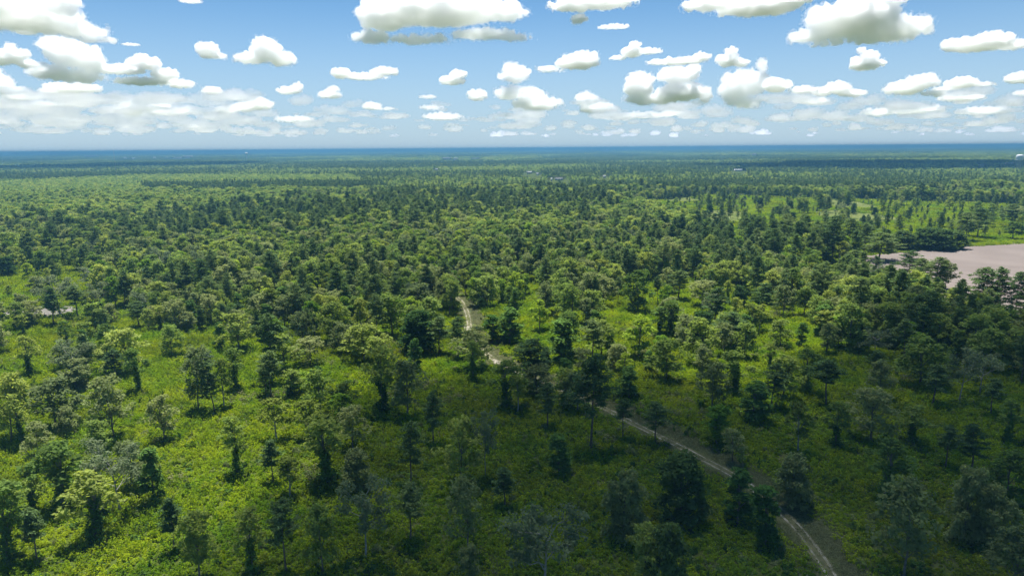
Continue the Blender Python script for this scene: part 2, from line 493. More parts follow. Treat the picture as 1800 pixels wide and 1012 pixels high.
def combined(name, parts, mats):
    """trunk + crown (+ vines) of one kind in ONE mesh, for woods too far off to count."""
    vs = []; qs = []; mi = []; tn = []; k = 0; ml = []
    for key, (mat) in mats.items():
        if key not in parts: continue
        p = parts[key]; v, q = p[0], p[1]
        t = p[2] if len(p) > 2 else np.full(len(v), 0.5)
        vs.append(v); qs.append(q + k); k += len(v); tn.append(t); mi.append(np.full(len(q), len(ml))); ml.append(mat)
    me = mesh_from(name, np.concatenate(vs), quads=np.concatenate(qs), mats=ml, mat_idx=np.concatenate(mi))
    at = me.attributes.new("tone", 'FLOAT', 'POINT'); at.data.foreach_set("value", np.concatenate(tn).astype(np.float32))
    return me


def scatter(name, meshes, P, rotz, scl, label, kind="stuff", cat=None):
    """ONE object that draws many copies of a few meshes at its own points (geometry nodes)."""
    n = len(P)
    me = bpy.data.meshes.new(name)
    me.vertices.add(n); me.vertices.foreach_set("co", np.asarray(P, np.float32).ravel())
    scl = np.asarray(scl, np.float32)
    if scl.ndim == 1: scl = np.repeat(scl[:, None], 3, 1)
    a = me.attributes.new("scl", 'FLOAT_VECTOR', 'POINT'); a.data.foreach_set("vector", scl.ravel())
    rr = np.zeros((n, 3), np.float32); rr[:, 2] = rotz
    a = me.attributes.new("rot", 'FLOAT_VECTOR', 'POINT'); a.data.foreach_set("vector", rr.ravel())
    a = me.attributes.new("pick", 'INT', 'POINT'); a.data.foreach_set("value", rng.integers(0, len(meshes), n).astype(np.int32))
    ng = bpy.data.node_groups.new(name + "_nodes", 'GeometryNodeTree')
    ng.interface.new_socket("Geometry", in_out='INPUT', socket_type='NodeSocketGeometry')
    ng.interface.new_socket("Geometry", in_out='OUTPUT', socket_type='NodeSocketGeometry')
    N = ng.nodes; L = ng.links
    gi = N.new("NodeGroupInput"); go = N.new("NodeGroupOutput")
    m2p = N.new("GeometryNodeMeshToPoints"); L.new(gi.outputs[0], m2p.inputs["Mesh"])
    gti = N.new("GeometryNodeGeometryToInstance")
    for k, src in enumerate(meshes):
        o = bpy.data.objects.new(src.name, src)
        oi = N.new("GeometryNodeObjectInfo"); oi.inputs["Object"].default_value = o; oi.inputs["As Instance"].default_value = False
        L.new(oi.outputs["Geometry"], gti.inputs[0])
    ip = N.new("GeometryNodeInstanceOnPoints")
    L.new(m2p.outputs[0], ip.inputs["Points"]); L.new(gti.outputs[0], ip.inputs["Instance"])
    ip.inputs["Pick Instance"].default_value = True
    def named(nm, tp):
        q = N.new("GeometryNodeInputNamedAttribute"); q.data_type = tp; q.inputs["Name"].default_value = nm
        return q.outputs["Attribute"]
    L.new(named("pick", 'INT'), ip.inputs["Instance Index"])
    e2r = N.new("FunctionNodeEulerToRotation"); L.new(named("rot", 'FLOAT_VECTOR'), e2r.inputs[0]); L.new(e2r.outputs[0], ip.inputs["Rotation"])
    L.new(named("scl", 'FLOAT_VECTOR'), ip.inputs["Scale"])
    L.new(ip.outputs[0], go.inputs[0])
    o = add(name, me)
    md = o.modifiers.new("scatter", 'NODES'); md.node_group = ng
    return tag(o, label, cat, None, kind)

# ------------------------------------------------------------------ the ground, the track, the field
def inside(px, poly):
    poly = np.asarray(poly, float); x = px[:, 0]; y = px[:, 1]; c = np.zeros(len(px), bool); j = len(poly) - 1
    for i in range(len(poly)):
        xi, yi = poly[i]; xj, yj = poly[j]
        c ^= ((yi > y) != (yj > y)) & (x < (xj - xi) * (y - yi) / (yj - yi + 1e-12) + xi)
        j = i
    return c


def gpoly(p):
    return np.array([ground(u, v) for u, v in p])


FAR = 70000.0
gm, n, l = new_mat("forest_floor")
p = n["Principled BSDF"]; p.inputs["Roughness"].default_value = 1.0; p.inputs["Specular IOR Level"].default_value = 0.0
ge = n.new("ShaderNodeNewGeometry")
no = n.new("ShaderNodeTexNoise"); no.inputs["Scale"].default_value = 0.03; no.inputs["Detail"].default_value = 9; no.inputs["Roughness"].default_value = 0.65
l.new(ge.outputs["Position"], no.inputs["Vector"])
cr = n.new("ShaderNodeValToRGB"); l.new(no.outputs["Fac"], cr.inputs[0])
cr.color_ramp.elements[0].position = 0.3; cr.color_ramp.elements[0].color = (0.030, 0.045, 0.012, 1)
cr.color_ramp.elements[1].position = 0.75; cr.color_ramp.elements[1].color = (0.12, 0.115, 0.06, 1)
e = cr.color_ramp.elements.new(0.52); e.color = (0.07, 0.095, 0.018, 1)
l.new(cr.outputs[0], p.inputs["Base Color"])
xs = np.concatenate((-np.geomspace(FAR, 40, 26), [0], np.geomspace(40, FAR, 26)))
ys = np.concatenate(([-3000, -800, -200], np.linspace(0, 800, 17), np.geomspace(900, FAR, 22)))
GX, GY = np.meshgrid(xs, ys)
nx, ny = len(xs), len(ys)
gq = [(j * nx + i, j * nx + i + 1, (j + 1) * nx + i + 1, (j + 1) * nx + i) for j in range(ny - 1) for i in range(nx - 1)]
tag(add("ground", mesh_from("ground", np.column_stack((GX.ravel(), GY.ravel(), np.zeros(GX.size))), quads=gq, mats=(gm,))), "brush-covered floor of the forest", kind="structure")

# the sandy two-rut track
TRK = gpoly([(1482, 1048), (1455, 1000), (1430, 963), (1405, 929), (1370, 896), (1335, 866), (1300, 841), (1262, 820), (1215, 795), (1170, 772), (1120, 748), (1070, 721),
             (1010, 694), (950, 668), (905, 651), (872, 634), (850, 618), (834, 600), (826, 581), (824, 561), (820, 546), (811, 530), (795, 515), (772, 502), (745, 492)])
cum = np.concatenate(([0], np.cumsum(np.hypot(*np.diff(TRK, axis=0).T))))
tt = np.linspace(0, cum[-1], 260)
def _smooth(a, k=9):
    w = np.hanning(k + 2)[1:-1]; w /= w.sum(); return np.convolve(np.pad(a, k // 2, 'edge'), w, 'valid')
TX = _smooth(np.interp(tt, cum, TRK[:, 0])); TY = _smooth(np.interp(tt, cum, TRK[:, 1]))
tdx = np.gradient(TX); tdy = np.gradient(TY); tl = np.hypot(tdx, tdy); NXT, NYT = -tdy / tl, tdx / tl     # left-hand normal along the drive direction


def ribbon(name, o1, o2, z, mat, wob=0.3, k=5, seed=0, i0=0, i1=None):
    """A strip along the track between offsets o1 and o2 (metres, + is to the left going away), with an uneven edge."""
    i1 = i1 or len(TX)
    s = np.arange(i0, i1); x, y, nx_, ny_ = TX[s], TY[s], NXT[s], NYT[s]
    o1 = np.broadcast_to(np.asarray(o1, float), len(s)); o2 = np.broadcast_to(np.asarray(o2, float), len(s))
    V = []
    for j in range(k + 1):
        f = j / k; o = o1 * (1 - f) + o2 * f
        w = fbm(s * 0.23 + seed, np.full(len(s), j * 5.1), np.full(len(s), seed * 1.7), 3) * wob * 2 if j in (0, k) else 0
        V.append(np.column_stack((x + nx_ * (o + w), y + ny_ * (o + w), np.full(len(s), z))))
    V = np.concatenate(V); m_ = len(s)
    q = [(j * m_ + i, j * m_ + i + 1, (j + 1) * m_ + i + 1, (j + 1) * m_ + i) for j in range(k) for i in range(m_ - 1)]
    return mesh_from(name, V, quads=q, mats=(mat,))


M_verge = plain("dry_verge_grass", (0.075, 0.105, 0.024), noise=(0.16, (0.125, 0.13, 0.05)))
M_mid = plain("trodden_grass", (0.10, 0.11, 0.04), noise=(0.5, (0.17, 0.155, 0.08)))
M_sand = plain("pale_sand", (0.40, 0.36, 0.29), noise=(0.35, (0.15, 0.14, 0.07)))
pr = np.linspace(0, 1, len(TX))
wide = np.interp(tt, [0, 60, 160, 240, 300, 330, 400], [7, 8, 7.5, 6, 8.5, 9, 4])
tag(add("verge", ribbon("verge", -wide, np.interp(tt, [0, 120, 260, 400], [3.5, 4, 3.0, 3.0]), 0.03, M_verge, wob=2.2, k=8, seed=3)), "strip of dry cropped grass beside the track", kind="structure")
trk = tag(add("dirt_track", ribbon("dirt_track", -2.0, 2.0, 0.06, M_mid, wob=0.5, seed=4)), "sandy track with two pale wheel ruts", kind="structure")
tag(add("wheel_rut", ribbon("wheel_rut", 0.75, 1.33, 0.09, M_sand, wob=0.25, k=3, seed=8), parent=trk))
tag(add("wheel_rut", ribbon("wheel_rut", -1.33, -0.75, 0.09, M_sand, wob=0.25, k=3, seed=9), parent=trk))
# washed-out sand where the track bends
def patch(name, px, z, mat, label, wob=1.5, seed=1, n=90):
    P = gpoly(px); c = P.mean(0)
    d = np.concatenate(([0], np.cumsum(np.hypot(*np.diff(np.vstack((P, P[:1])), axis=0).T))))
    t = np.linspace(0, d[-1], n, endpoint=False); Q = np.vstack((P, P[:1]))
    x = np.interp(t, d, Q[:, 0]); y = np.interp(t, d, Q[:, 1])
    w = fbm(t * 0.11 + seed, t * 0 + seed, t * 0, 3) * wob * 2; r = np.hypot(x - c[0], y - c[1]) + 1e-6
    x += (x - c[0]) / r * w; y += (y - c[1]) / r * w
    V = np.vstack(((c[0], c[1]), np.column_stack((x, y)))); V = np.column_stack((V, np.full(len(V), z)))
    T = [(0, 1 + i, 1 + (i + 1) % n) for i in range(n)]
    return tag(add(name, mesh_from(name, V, tris=T, mats=(mat,))), label, kind="structure")
patch("sandy_path", [(815, 574), (829, 572), (828, 588), (818, 584)], 0.12, M_sand, "washed-out sand at the bend of the track")
patch("sandy_path", [(868, 630), (884, 636), (874, 642), (864, 638)], 0.12, M_sand, "pale sand on the track where trees close over it")
patch("meadow_ground", [(40, 545), (66, 538), (132, 538), (138, 547), (70, 560), (0, 556), (-20, 545)], 0.05, plain("grey_sand", (0.21, 0.185, 0.18), noise=(0.12, (0.12, 0.12, 0.08))), "bare greyish sand at the edge of the left clearing")
patch("meadow_ground", [(730, 570), (800, 575), (815, 590), (760, 600), (735, 590)], 0.045, M_verge, "dry grass in the gap left of the track", seed=5)
patch("meadow_ground", [(1190, 500), (1262, 505), (1440, 572), (1420, 600), (1260, 560), (1190, 545)], 0.045, plain("fresh_grass", (0.10, 0.17, 0.012), noise=(0.1, (0.17, 0.26, 0.015))), "bright green grass of the sunlit glade", seed=6)
patch("meadow_ground", [(1085, 360), (1240, 344), (1800, 362), (1800, 425), (1480, 440), (1240, 395)], 0.045, plain("olive_grass", (0.08, 0.11, 0.015), noise=(0.05, (0.14, 0.155, 0.03))), "olive open ground between the scattered pines", seed=7)
fm, n, l = new_mat("tilled_soil")
p = n["Principled BSDF"]; p.inputs["Roughness"].default_value = 1; p.inputs["Specular IOR Level"].default_value = 0.05
ge = n.new("ShaderNodeNewGeometry"); mp = n.new("ShaderNodeMapping"); l.new(ge.outputs["Position"], mp.inputs[0])
fa, fb = gpoly([(1550, 447), (1800, 428)]); mp.inputs["Rotation"].default_value = (0, 0, -math.atan2(fb[1] - fa[1], fb[0] - fa[0]) + 0.25)
wv = n.new("ShaderNodeTexWave"); wv.bands_direction = 'Y'; wv.inputs["Scale"].default_value = 0.055; wv.inputs["Distortion"].default_value = 1.6; wv.inputs["Detail"].default_value = 4; wv.inputs["Detail Scale"].default_value = 0.25
l.new(mp.outputs[0], wv.inputs["Vector"])
no = n.new("ShaderNodeTexNoise"); no.inputs["Scale"].default_value = 0.02; no.inputs["Detail"].default_value = 8; l.new(mp.outputs[0], no.inputs["Vector"])
mx = n.new("ShaderNodeMix"); mx.data_type = 'FLOAT'; mx.inputs["Factor"].default_value = 0.62; l.new(wv.outputs["Fac"], mx.inputs["A"]); l.new(no.outputs["Fac"], mx.inputs["B"])
cr = n.new("ShaderNodeValToRGB"); l.new(mx.outputs[0], cr.inputs[0])
cr.color_ramp.elements[0].position = 0.15; cr.color_ramp.elements[0].color = (0.135, 0.110, 0.095, 1); cr.color_ramp.elements[1].position = 0.8; cr.color_ramp.elements[1].color = (0.245, 0.207, 0.180, 1)
l.new(cr.outputs[0], p.inputs["Base Color"])
FIELD = [(1474, 456), (1520, 450), (1600, 442), (1690, 434), (1800, 428), (1900, 424), (2000, 470), (2000, 650), (1850, 597), (1700, 556), (1600, 517), (1520, 486)]
patch("headland_path", [(1462, 455), (1550, 443), (1640, 436), (1690, 426), (1720, 429), (1800, 424), (1910, 421), (1900, 440), (1600, 455), (1500, 465)], 0.05, plain("brown_soil", (0.16, 0.115, 0.10), noise=(0.1, (0.10, 0.085, 0.06))), "brown headland along the far edge of the ploughed field", wob=2, n=200)
patch("ploughed_field", FIELD, 0.10, fm, "pale pinkish ploughed field among the pines", wob=1.0, n=300)

# ------------------------------------------------------------------ where each tree stands
H_BR, H_GR = 17.0, 17.0
# variants: builder output per kind (a few of each; a copy gets its own turn and size)
VAR = {}
def variants(kind, outs, mats, H, W):
    VAR[kind] = (outs, mats, H, W)
B = "trunk"
variants("broad", [broadleaf(s, H=17, W=11.5, base=0.14 + 0.05 * (s % 3), lobes=11 + s % 3, per=29, size=0.34) for s in range(1, 11)], {B: M_bark, "crown": M_broad}, 17, 12.5)
variants("grey", [broadleaf(s, H=17, W=11.5, base=0.18, lobes=12, per=27, size=0.33) for s in range(11, 17)], {B: M_bark, "crown": M_grey}, 17, 12.5)
variants("bright", [broadleaf(s, H=16, W=8.5, base=0.14, lobes=10, per=28, size=0.34, clump=(0.8, 1.3)) for s in range(21, 24)], {B: M_bark, "crown": M_bright}, 16, 9)
variants("yellow", [broadleaf(s, H=17, W=8, base=0.34, lobes=8, per=30, size=0.28, clump=(0.7, 1.2)) for s in range(31, 34)], {B: M_wbark, "crown": M_yellow}, 17, 9)
variants("hard", [broadleaf(s, H=18, W=12, base=0.12, lobes=12, per=30, size=0.38, clump=(0.95, 1.6)) for s in range(41, 45)], {B: M_bark, "crown": M_hard}, 18, 13)
variants("vine", [broadleaf(s, H=17, W=8.5, base=0.36, lobes=8, per=26, size=0.31, vine=True, clump=(0.75, 1.25), dens=6) for s in range(51, 58)], {B: M_bark, "crown": M_broad, "vines": M_vine}, 17, 9)
variants("column", [broadleaf(s, H=15, W=5.4, base=0.02, lobes=11, per=38, size=0.27, clump=(0.65, 1.1)) for s in range(61, 64)], {B: M_bark, "crown": M_vine}, 15, 5.2)
variants("dense", [broadleaf(s, H=13, W=9.5, base=0.0, lobes=15, per=56, size=0.30, clump=(0.9, 1.5)) for s in range(71, 73)], {B: M_bark, "crown": M_dark}, 13, 9.5)
variants("willow", [broadleaf(s, H=12, W=10.5, base=0.0, lobes=15, per=46, size=0.28, clump=(0.8, 1.3), droop=0.2) for s in range(81, 84)], {B: M_bark, "crown": M_grey}, 12, 11.5)
variants("pale", [pale_tree(s, H=17, W=12, leafy=1.0, per=64) for s in range(91, 95)], {B: M_wbark, "crown": M_pale}, 17, 12)
variants("pine", [pine(s, H=22, W=8.5, base=0.30 + 0.05 * (s % 4), nb=32, cone=0.5) for s in range(101, 110)], {B: M_pbark, "crown": M_pine}, 22, 8.5)
variants("slimpine", [pine(s, H=18, W=5.6, base=0.34, nb=24, cone=0.55) for s in range(111, 114)], {B: M_pbark, "crown": M_pine}, 18, 5.6)
variants("crownpine", [pine(s, H=24, W=11, base=0.26, nb=44, cone=0.3, per=46) for s in range(121, 124)], {B: M_pbark, "crown": M_pine}, 24, 11)
variants("cedar", [pine(s, H=13, W=5, base=0.05, nb=34, cone=0.9, per=40) for s in range(131, 133)], {B: M_pbark, "crown": M_dark}, 13, 5)
variants("shrub", [bush(s, H=2.6 + 0.4 * (s % 3), W=3.4 + 0.5 * (s % 3)) for s in range(141, 146)], {"stem": M_bark, "foliage": M_vine}, 3, 4)
variants("paleshrub", [bush(s, H=2.6, W=4.2) for s in range(151, 154)], {"stem": M_bark, "foliage": M_grey}, 2.6, 4.2)

# the trees one can point at: kind, foot (u, v), top v, crown left u, crown right u
NEAR = """vine 15 985 842 -22 52;slimpine 66 986 893 46 82;vine 108 892 772 64 146;vine 167 946 833 134 214;pale 212 900 778 178 252;column 271 880 782 254 290
slimpine 308 966 878 292 326;broad 352 1022 902 320 388;vine 442 1008 900 412 472;pine 504 1010 884 472 532;broad 568 1005 893 540 606;vine 417 832 728 392 438
yellow 487 772 697 458 508;yellow 546 768 700 520 566;vine 577 844 726 534 612;broad 564 734 646 536 592;yellow 510 874 798 482 534;slimpine 480 850 776 464 496
willow 627 862 793 598 658;pale 643 980 846 598 674;pine 721 950 852 696 748;grey 822 970 846 778 842;grey 825 1026 962 800 850;pale 956 1052 902 890 1012
willow 1095 948 834 1054 1130;dense 1196 914 802 1160 1234;broad 1132 1040 930 1096 1166;dense 1178 1052 932 1148 1210;column 1297 918 828 1276 1318;column 1344 958 854 1322 1370
willow 1391 886 800 1354 1424;vine 1555 872 768 1518 1590;grey 1588 1012 848 1540 1640;willow 1694 946 824 1656 1732;willow 1742 962 856 1704 1782;broad 1768 884 792 1724 1806;grey 1778 1042 930 1738 1830
bright 1260 782 710 1236 1286;grey 1288 812 750 1268 1308;yellow 1403 794 702 1374 1426;pine 1356 716 638 1332 1378;pine 1451 714 632 1430 1478;column 1326 738 670 1302 1346
vine 1470 784 705 1446 1492;grey 1530 774 678 1494 1574;vine 1605 781 712 1578 1634;pine 1662 820 746 1642 1680;pine 1706 828 746 1682 1730;vine 1770 776 696 1750 1794
pine 1537 674 614 1522 1552;pine 1640 709 638 1618 1664;pale 1686 704 620 1660 1704;pale 1722 694 616 1696 1752;pine 1742 728 664 1722 1762;broad 1618 676 588 1584 1670;pale 1537 626 576 1512 1560
pine 1039 790 630 1012 1078;vine 992 718 646 966 1014;pine 962 752 674 942 980;yellow 910 724 656 894 928;vine 891 716 632 866 924;crownpine 930 676 596 884 960;cedar 960 648 610 950 970
column 987 637 556 966 1008;broad 811 850 734 774 850;pale 854 838 724 836 880;column 983 834 760 966 1000;slimpine 887 890 826 870 904;pine 722 850 746 698 740;pine 762 778 688 744 782
vine 673 722 606 626 696;grey 716 730 630 692 756;broad 610 726 668 582 628;grey 621 790 714 596 650;column 865 602 552 854 882;column 896 603 538 876 908;pine 772 621 556 752 794
pine 805 628 556 790 824;vine 832 668 598 816 854;vine 1178 588 525 1162 1204;vine 1159 590 538 1136 1174;bright 1124 628 550 1100 1148;crownpine 1284 610 548 1258 1314;pine 1256 577 503 1238 1278
pine 1341 564 497 1322 1364;pine 1192 527 474 1176 1214;grey 1235 540 491 1222 1276;broad 1233 640 554 1204 1266;broad 1308 630 566 1284 1330;broad 1371 610 560 1352 1398;slimpine 1328 574 538 1318 1338
grey 201 770 656 142 216;grey 98 748 662 54 138;willow 121 762 714 100 140;willow 135 682 630 108 172;broad 20 773 652 -24 48;vine 40 784 690 22 62;grey 107 650 604 92 128
pine 203 668 612 182 218;vine 244 686 604 226 262;grey 290 774 694 264 314;grey 72 822 742 42 94;grey 349 722 608 320 374;slimpine 378 727 636 362 390;yellow 394 716 624 376 412
vine 414 686 610 392 434;pine 477 700 616 458 494;slimpine 468 692 622 456 482;broad 501 652 586 470 532;vine 510 698 648 490 528;bright 525 690 650 508 548;pine 1040 640 560 1018 1058;grey 944 692 640 914 976;grey 1015 722 654 990 1050
vine 175 810 735 148 200;broad 160 872 800 138 190;grey 235 855 770 205 262;vine 60 900 838 40 86;bright 604 742 690 584 622;grey 545 640 590 520 575;pine 1095 770 700 1080 1112;pine 1152 775 705 1134 1176
vine 1420 690 610 1396 1446;broad 1375 700 620 1345 1402;vine 1290 690 612 1262 1318;grey 1252 716 640 1222 1284;column 1105 700 640 1088 1124;broad 1172 668 592 1140 1206;pine 1590 640 560 1572 1612
broad 420 616 545 388 450;broad 640 636 566 606 676;dense 735 620 545 706 762;broad 588 604 530 556 622;broad 690 590 515 655 722;grey 735 560 497 702 762;pale 735 548 494 715 752
pine 138 560 500 122 156;pale 107 556 484 82 138;pale 172 512 470 150 196;slimpine 95 572 505 80 110;pine 245 575 528 230 262;crownpine 1545 458 408 1518 1582;crownpine 1598 492 440 1578 1622;crownpine 1618 500 452 1604 1640
crownpine 1640 508 450 1622 1664;grey 1662 508 456 1650 1684;crownpine 1722 548 468 1694 1748;crownpine 1755 552 468 1738 1776;crownpine 1782 560 476 1764 1806;crownpine 1500 480 438 1486 1520;dense 1632 437 399 1606 1656;dense 1654 439 402 1632 1678;dense 1674 437 405 1654 1694
dense 1586 438 404 1566 1608;crownpine 1490 438 382 1474 1512;crownpine 1520 440 392 1502 1544;crownpine 1698 424 372 1684 1722;crownpine 1717 418 364 1700 1740;crownpine 1776 400 358 1760 1800;broad 1780 420 388 1762 1798"""
TREES = []          # dicts: kind, x, y, h (m), w (m), u, v
for rec in NEAR.replace("\n", ";").split(";"):
    k, u, v, tv, cl, crr = rec.split(); u, v, tv, cl, crr = map(float, (u, v, tv, cl, crr))
    x, y = ground(u, v)
    f = (np.array((x, y, -CAMH)) @ _F)
    dist = math.hypot(math.hypot(x, y), CAMH)
    sl = math.atan2(CAMH, math.hypot(x, y))
    h = (v - tv) / FPX * f / math.cos(sl) * 0.97
    w = (crr - cl) / FPX * f * 1.2
    TREES.append(dict(kind=k, x=x, y=y, h=h, w=w, u=u, v=v, near=True))

# the rest of the wood, drawn from how thick it stands in each stretch of the photograph
G_CLEAR = [(0, 482), (60, 478), (130, 480), (172, 505), (140, 550), (-120, 552), (-120, 482)]
G_GLADE = [(1035, 590), (1095, 500), (1180, 488), (1262, 505), (1430, 565), (1450, 612), (1300, 600), (1180, 620)]
G_BRUSH = [(840, 545), (980, 540), (1010, 640), (900, 640), (838, 600)]
G_OPEN = [(1080, 362), (1240, 342), (1800, 360), (1900, 362), (1900, 424), (1700, 428), (1480, 442), (1380, 430), (1240, 400)]
G_DARKW = [(1420, 650), (1470, 520), (1550, 490), (1700, 555), (1830, 590), (1830, 690), (1690, 640), (1560, 610)]
G_HARD = [(-100, 405), (-100, 330), (200, 318), (620, 318), (700, 330), (560, 350), (420, 375), (260, 395)]
G_PINEB = [(250, 402), (420, 382), (700, 356), (1080, 338), (1080, 372), (900, 392), (700, 405), (430, 425), (250, 425)]
G_PINEB2 = [(1230, 400), (1330, 375), (1480, 375), (1530, 440), (1440, 475), (1200, 470)]
def zone(u, v, nz):
    """Spacing of the wood in metres at photograph pixel (u, v)."""
    s = np.interp(v, [345, 430, 480, 540, 600, 660, 720], [8.2, 8.6, 9.4, 10.8, 14.2, 21, 60])
    px = np.column_stack((u, v))
    left = (u < 480) & (v > 560)
    s = np.where(left, s * 0.95, s); s = np.where(v > 745, 1e4, s)
    s = np.where(inside(px, G_DARKW), 8.5, s); s = np.where(inside(px, G_PINEB2), 11.5, s)
    s = np.where(inside(px, G_GLADE), 23, s); s = np.where(inside(px, G_BRUSH), 27, s)
    s = np.where(inside(px, G_OPEN), 27, s); s = np.where(inside(px, [(-60, 550), (150, 550), (172, 606), (-60, 616)]), 21, s); s = np.where(inside(px, G_CLEAR), 38, s)
    s = np.where(inside(px, [(1440, 472), (1560, 482), (1640, 507), (1700, 538), (1830, 568), (1900, 572), (1900, 590), (1800, 578), (1700, 552), (1640, 530), (1560, 514), (1450, 500)]), 30, s)
    s = np.where(inside(px, FIELD) | inside(px, [(1462, 455), (1690, 426), (1900, 421), (1900, 445), (1500, 465)]), 1e4, s)
    return s * np.clip(1 + nz * 2.2, 0.75, 2.2)
step = 5.5
cx = np.arange(-1250, 1250, step); cyy = np.arange(140, 1500, step)
X, Y = np.meshgrid(cx, cyy); X = X.ravel() + rng.uniform(-.5, .5, X.size) * step; Y = Y.ravel() + rng.uniform(-.5, .5, Y.size) * step
U, Vv, f = project(np.column_stack((X, Y, np.zeros(len(X)))))
ok = (U > -280) & (U < 2080) & (Vv < 1100)
X, Y, U, Vv = X[ok], Y[ok], U[ok], Vv[ok]
nz = fbm(X * 0.02, Y * 0.02, X * 0, 3)
s = zone(U, Vv, nz)
keep = rng.random(len(X)) < (step / s) ** 2
X, Y, U, Vv = X[keep], Y[keep], U[keep], Vv[keep]
# never on the track or through a tree that is already there
dT = np.min(np.hypot(X[:, None] - TX[None, ::3], Y[:, None] - TY[None, ::3]), axis=1)
txy = np.array([(t["x"], t["y"]) for t in TREES]); tw = np.array([t["w"] for t in TREES])
dN = np.min(np.hypot(X[:, None] - txy[None, :, 0], Y[:, None] - txy[None, :, 1]) - tw[None] * 0.42, axis=1)
ok = (dT > 6.5) & (dN > 2.0)
# nor between the camera and the bends of the track
for (a, b) in (((818, 620), (836, 545)), ((850, 640), (880, 610))):
    ok &= ~((U > 838) & (U < 902) & (Vv > 608) & (Vv < 692))
    ok &= ~((U > a[0] - 14) & (U < b[0] + 10) & (Vv > b[1]) & (Vv < a[1] + 15))
X, Y, U, Vv = X[ok], Y[ok], U[ok], Vv[ok]
# thin out those that stand closer than their crowns allow
order = np.argsort(Y); cellw = 6.0; occ = {}; good = []
for i in order:
    k = (int(X[i] // cellw), int(Y[i] // cellw)); clash = False
    for a in (-1, 0, 1):
        for b in (-1, 0, 1):
            for j in occ.get((k[0] + a, k[1] + b), ()):
                if (X[i] - X[j]) ** 2 + (Y[i] - Y[j]) ** 2 < 4.6 ** 2: clash = True
    if not clash:
        occ.setdefault(k, []).append(i); good.append(i)
X, Y, U, Vv = X[good], Y[good], U[good], Vv[good]
px = np.column_stack((U, Vv)); zt = fbm(X * 0.012 + 9, Y * 0.012, X * 0 + 4, 3)
iH, iP, iP2, iO, iD = inside(px, G_HARD), inside(px, G_PINEB), inside(px, G_PINEB2), inside(px, G_OPEN), inside(px, G_DARKW)
st2 = fbm(X * 0.0065 + 50, Y * 0.0065, X * 0 + 14, 3); st3 = fbm(X * 0.011 + 80, Y * 0.011, X * 0 + 24, 2)
KN = ["broad", "grey", "bright", "yellow", "hard", "vine", "column", "dense", "willow", "pale", "pine", "slimpine", "crownpine", "cedar"]
for i in range(len(X)):
    if iH[i]: pr_ = (4, 4, 1, 0, 90, 0, 0, 1, 0, 0, 0, 0, 0, 0)
    elif iP[i]: pr_ = (18, 4, 4, 0, 18, 4, 0, 14, 0, 0, 30, 0, 8, 0)
    elif iP2[i]: pr_ = (14, 8, 3, 0, 4, 4, 2, 8, 0, 2, 25, 0, 30, 0)
    elif iO[i]: pr_ = (14, 8, 3, 0, 6, 6, 0, 3, 3, 1, 28, 8, 20, 0)
    elif iD[i]: pr_ = (34, 12, 3, 0, 10, 10, 4, 8, 2, 1, 22, 2, 4, 0)
    elif Vv[i] < 430: pr_ = (26, 12, 5, 2, 26, 5, 2, 6, 0, 1, 7 + 40 * max(0, zt[i]), 2, 3, 0)
    elif Vv[i] < 540: pr_ = (30, 18, 8, 6, 6, 10, 5, 4, 3, 2, 9 + 40 * max(0, zt[i]), 3, 1, 1)
    else: pr_ = (22, 18, 5, 6, 2, 20, 7, 3, 5, 4, 9, 6, 2, 2)
    pr_ = np.array(pr_, float)
    if not (iH[i] or iP2[i] or iO[i]):
        if st2[i] > 0.07: pr_[[2, 4]] *= 4; pr_[[10, 12, 7]] *= 0.3
        elif st2[i] < -0.09: pr_[[10, 12]] *= 2.2
        elif abs(st2[i]) < 0.03: pr_[1] *= 2.5
    k = KN[rng.choice(14, p=pr_ / pr_.sum())]
    H0, W0 = VAR[k][2], VAR[k][3]; q = float(np.clip(rng.normal(1.0, 0.17), 0.62, 1.35))
    if iO[i]: q *= rng.choice((0.35, 0.5, 0.7, 0.95))
    q *= 1 + 0.7 * float(np.clip(st3[i], -0.25, 0.25))
    if U[i] < 480 and Vv[i] > 470: q *= 0.92
    TREES.append(dict(kind=k, x=X[i], y=Y[i], h=H0 * q * (1.1 if Vv[i] < 570 else 1), w=W0 * q * rng.uniform(1.05, 1.4), u=U[i], v=Vv[i], near=False))
print("TREES", len(TREES))

# shrubs standing out of the low brush
SX = rng.uniform(-480, 480, 19000); SY = 140 + 480 * rng.random(19000) ** 1.2
su, sv, f = project(np.column_stack((SX, SY, SX * 0)))
dT = np.min(np.hypot(SX[:, None] - TX[None, ::3], SY[:, None] - TY[None, ::3]), axis=1)
ok = (su > -20) & (su < 1820) & (sv < 1030) & (sv > 470) & (dT > 7) & ~inside(np.column_stack((su, sv)), FIELD) & ((su < 1440) | (sv > 600)) & (fbm(SX * 0.03, SY * 0.03, SX * 0 + 2, 3) > -0.06)
SX, SY, su, sv = SX[ok], SY[ok], su[ok], sv[ok]
SHR = [dict(kind="shrub" if rng.random() < 0.72 else "paleshrub", x=SX[i], y=SY[i], h=0.9 + 2.4 * rng.random() ** 2, w=1.1 + 3.0 * rng.random() ** 2, u=su[i], v=sv[i]) for i in range(len(SX))]
print("SHRUBS", len(SHR))

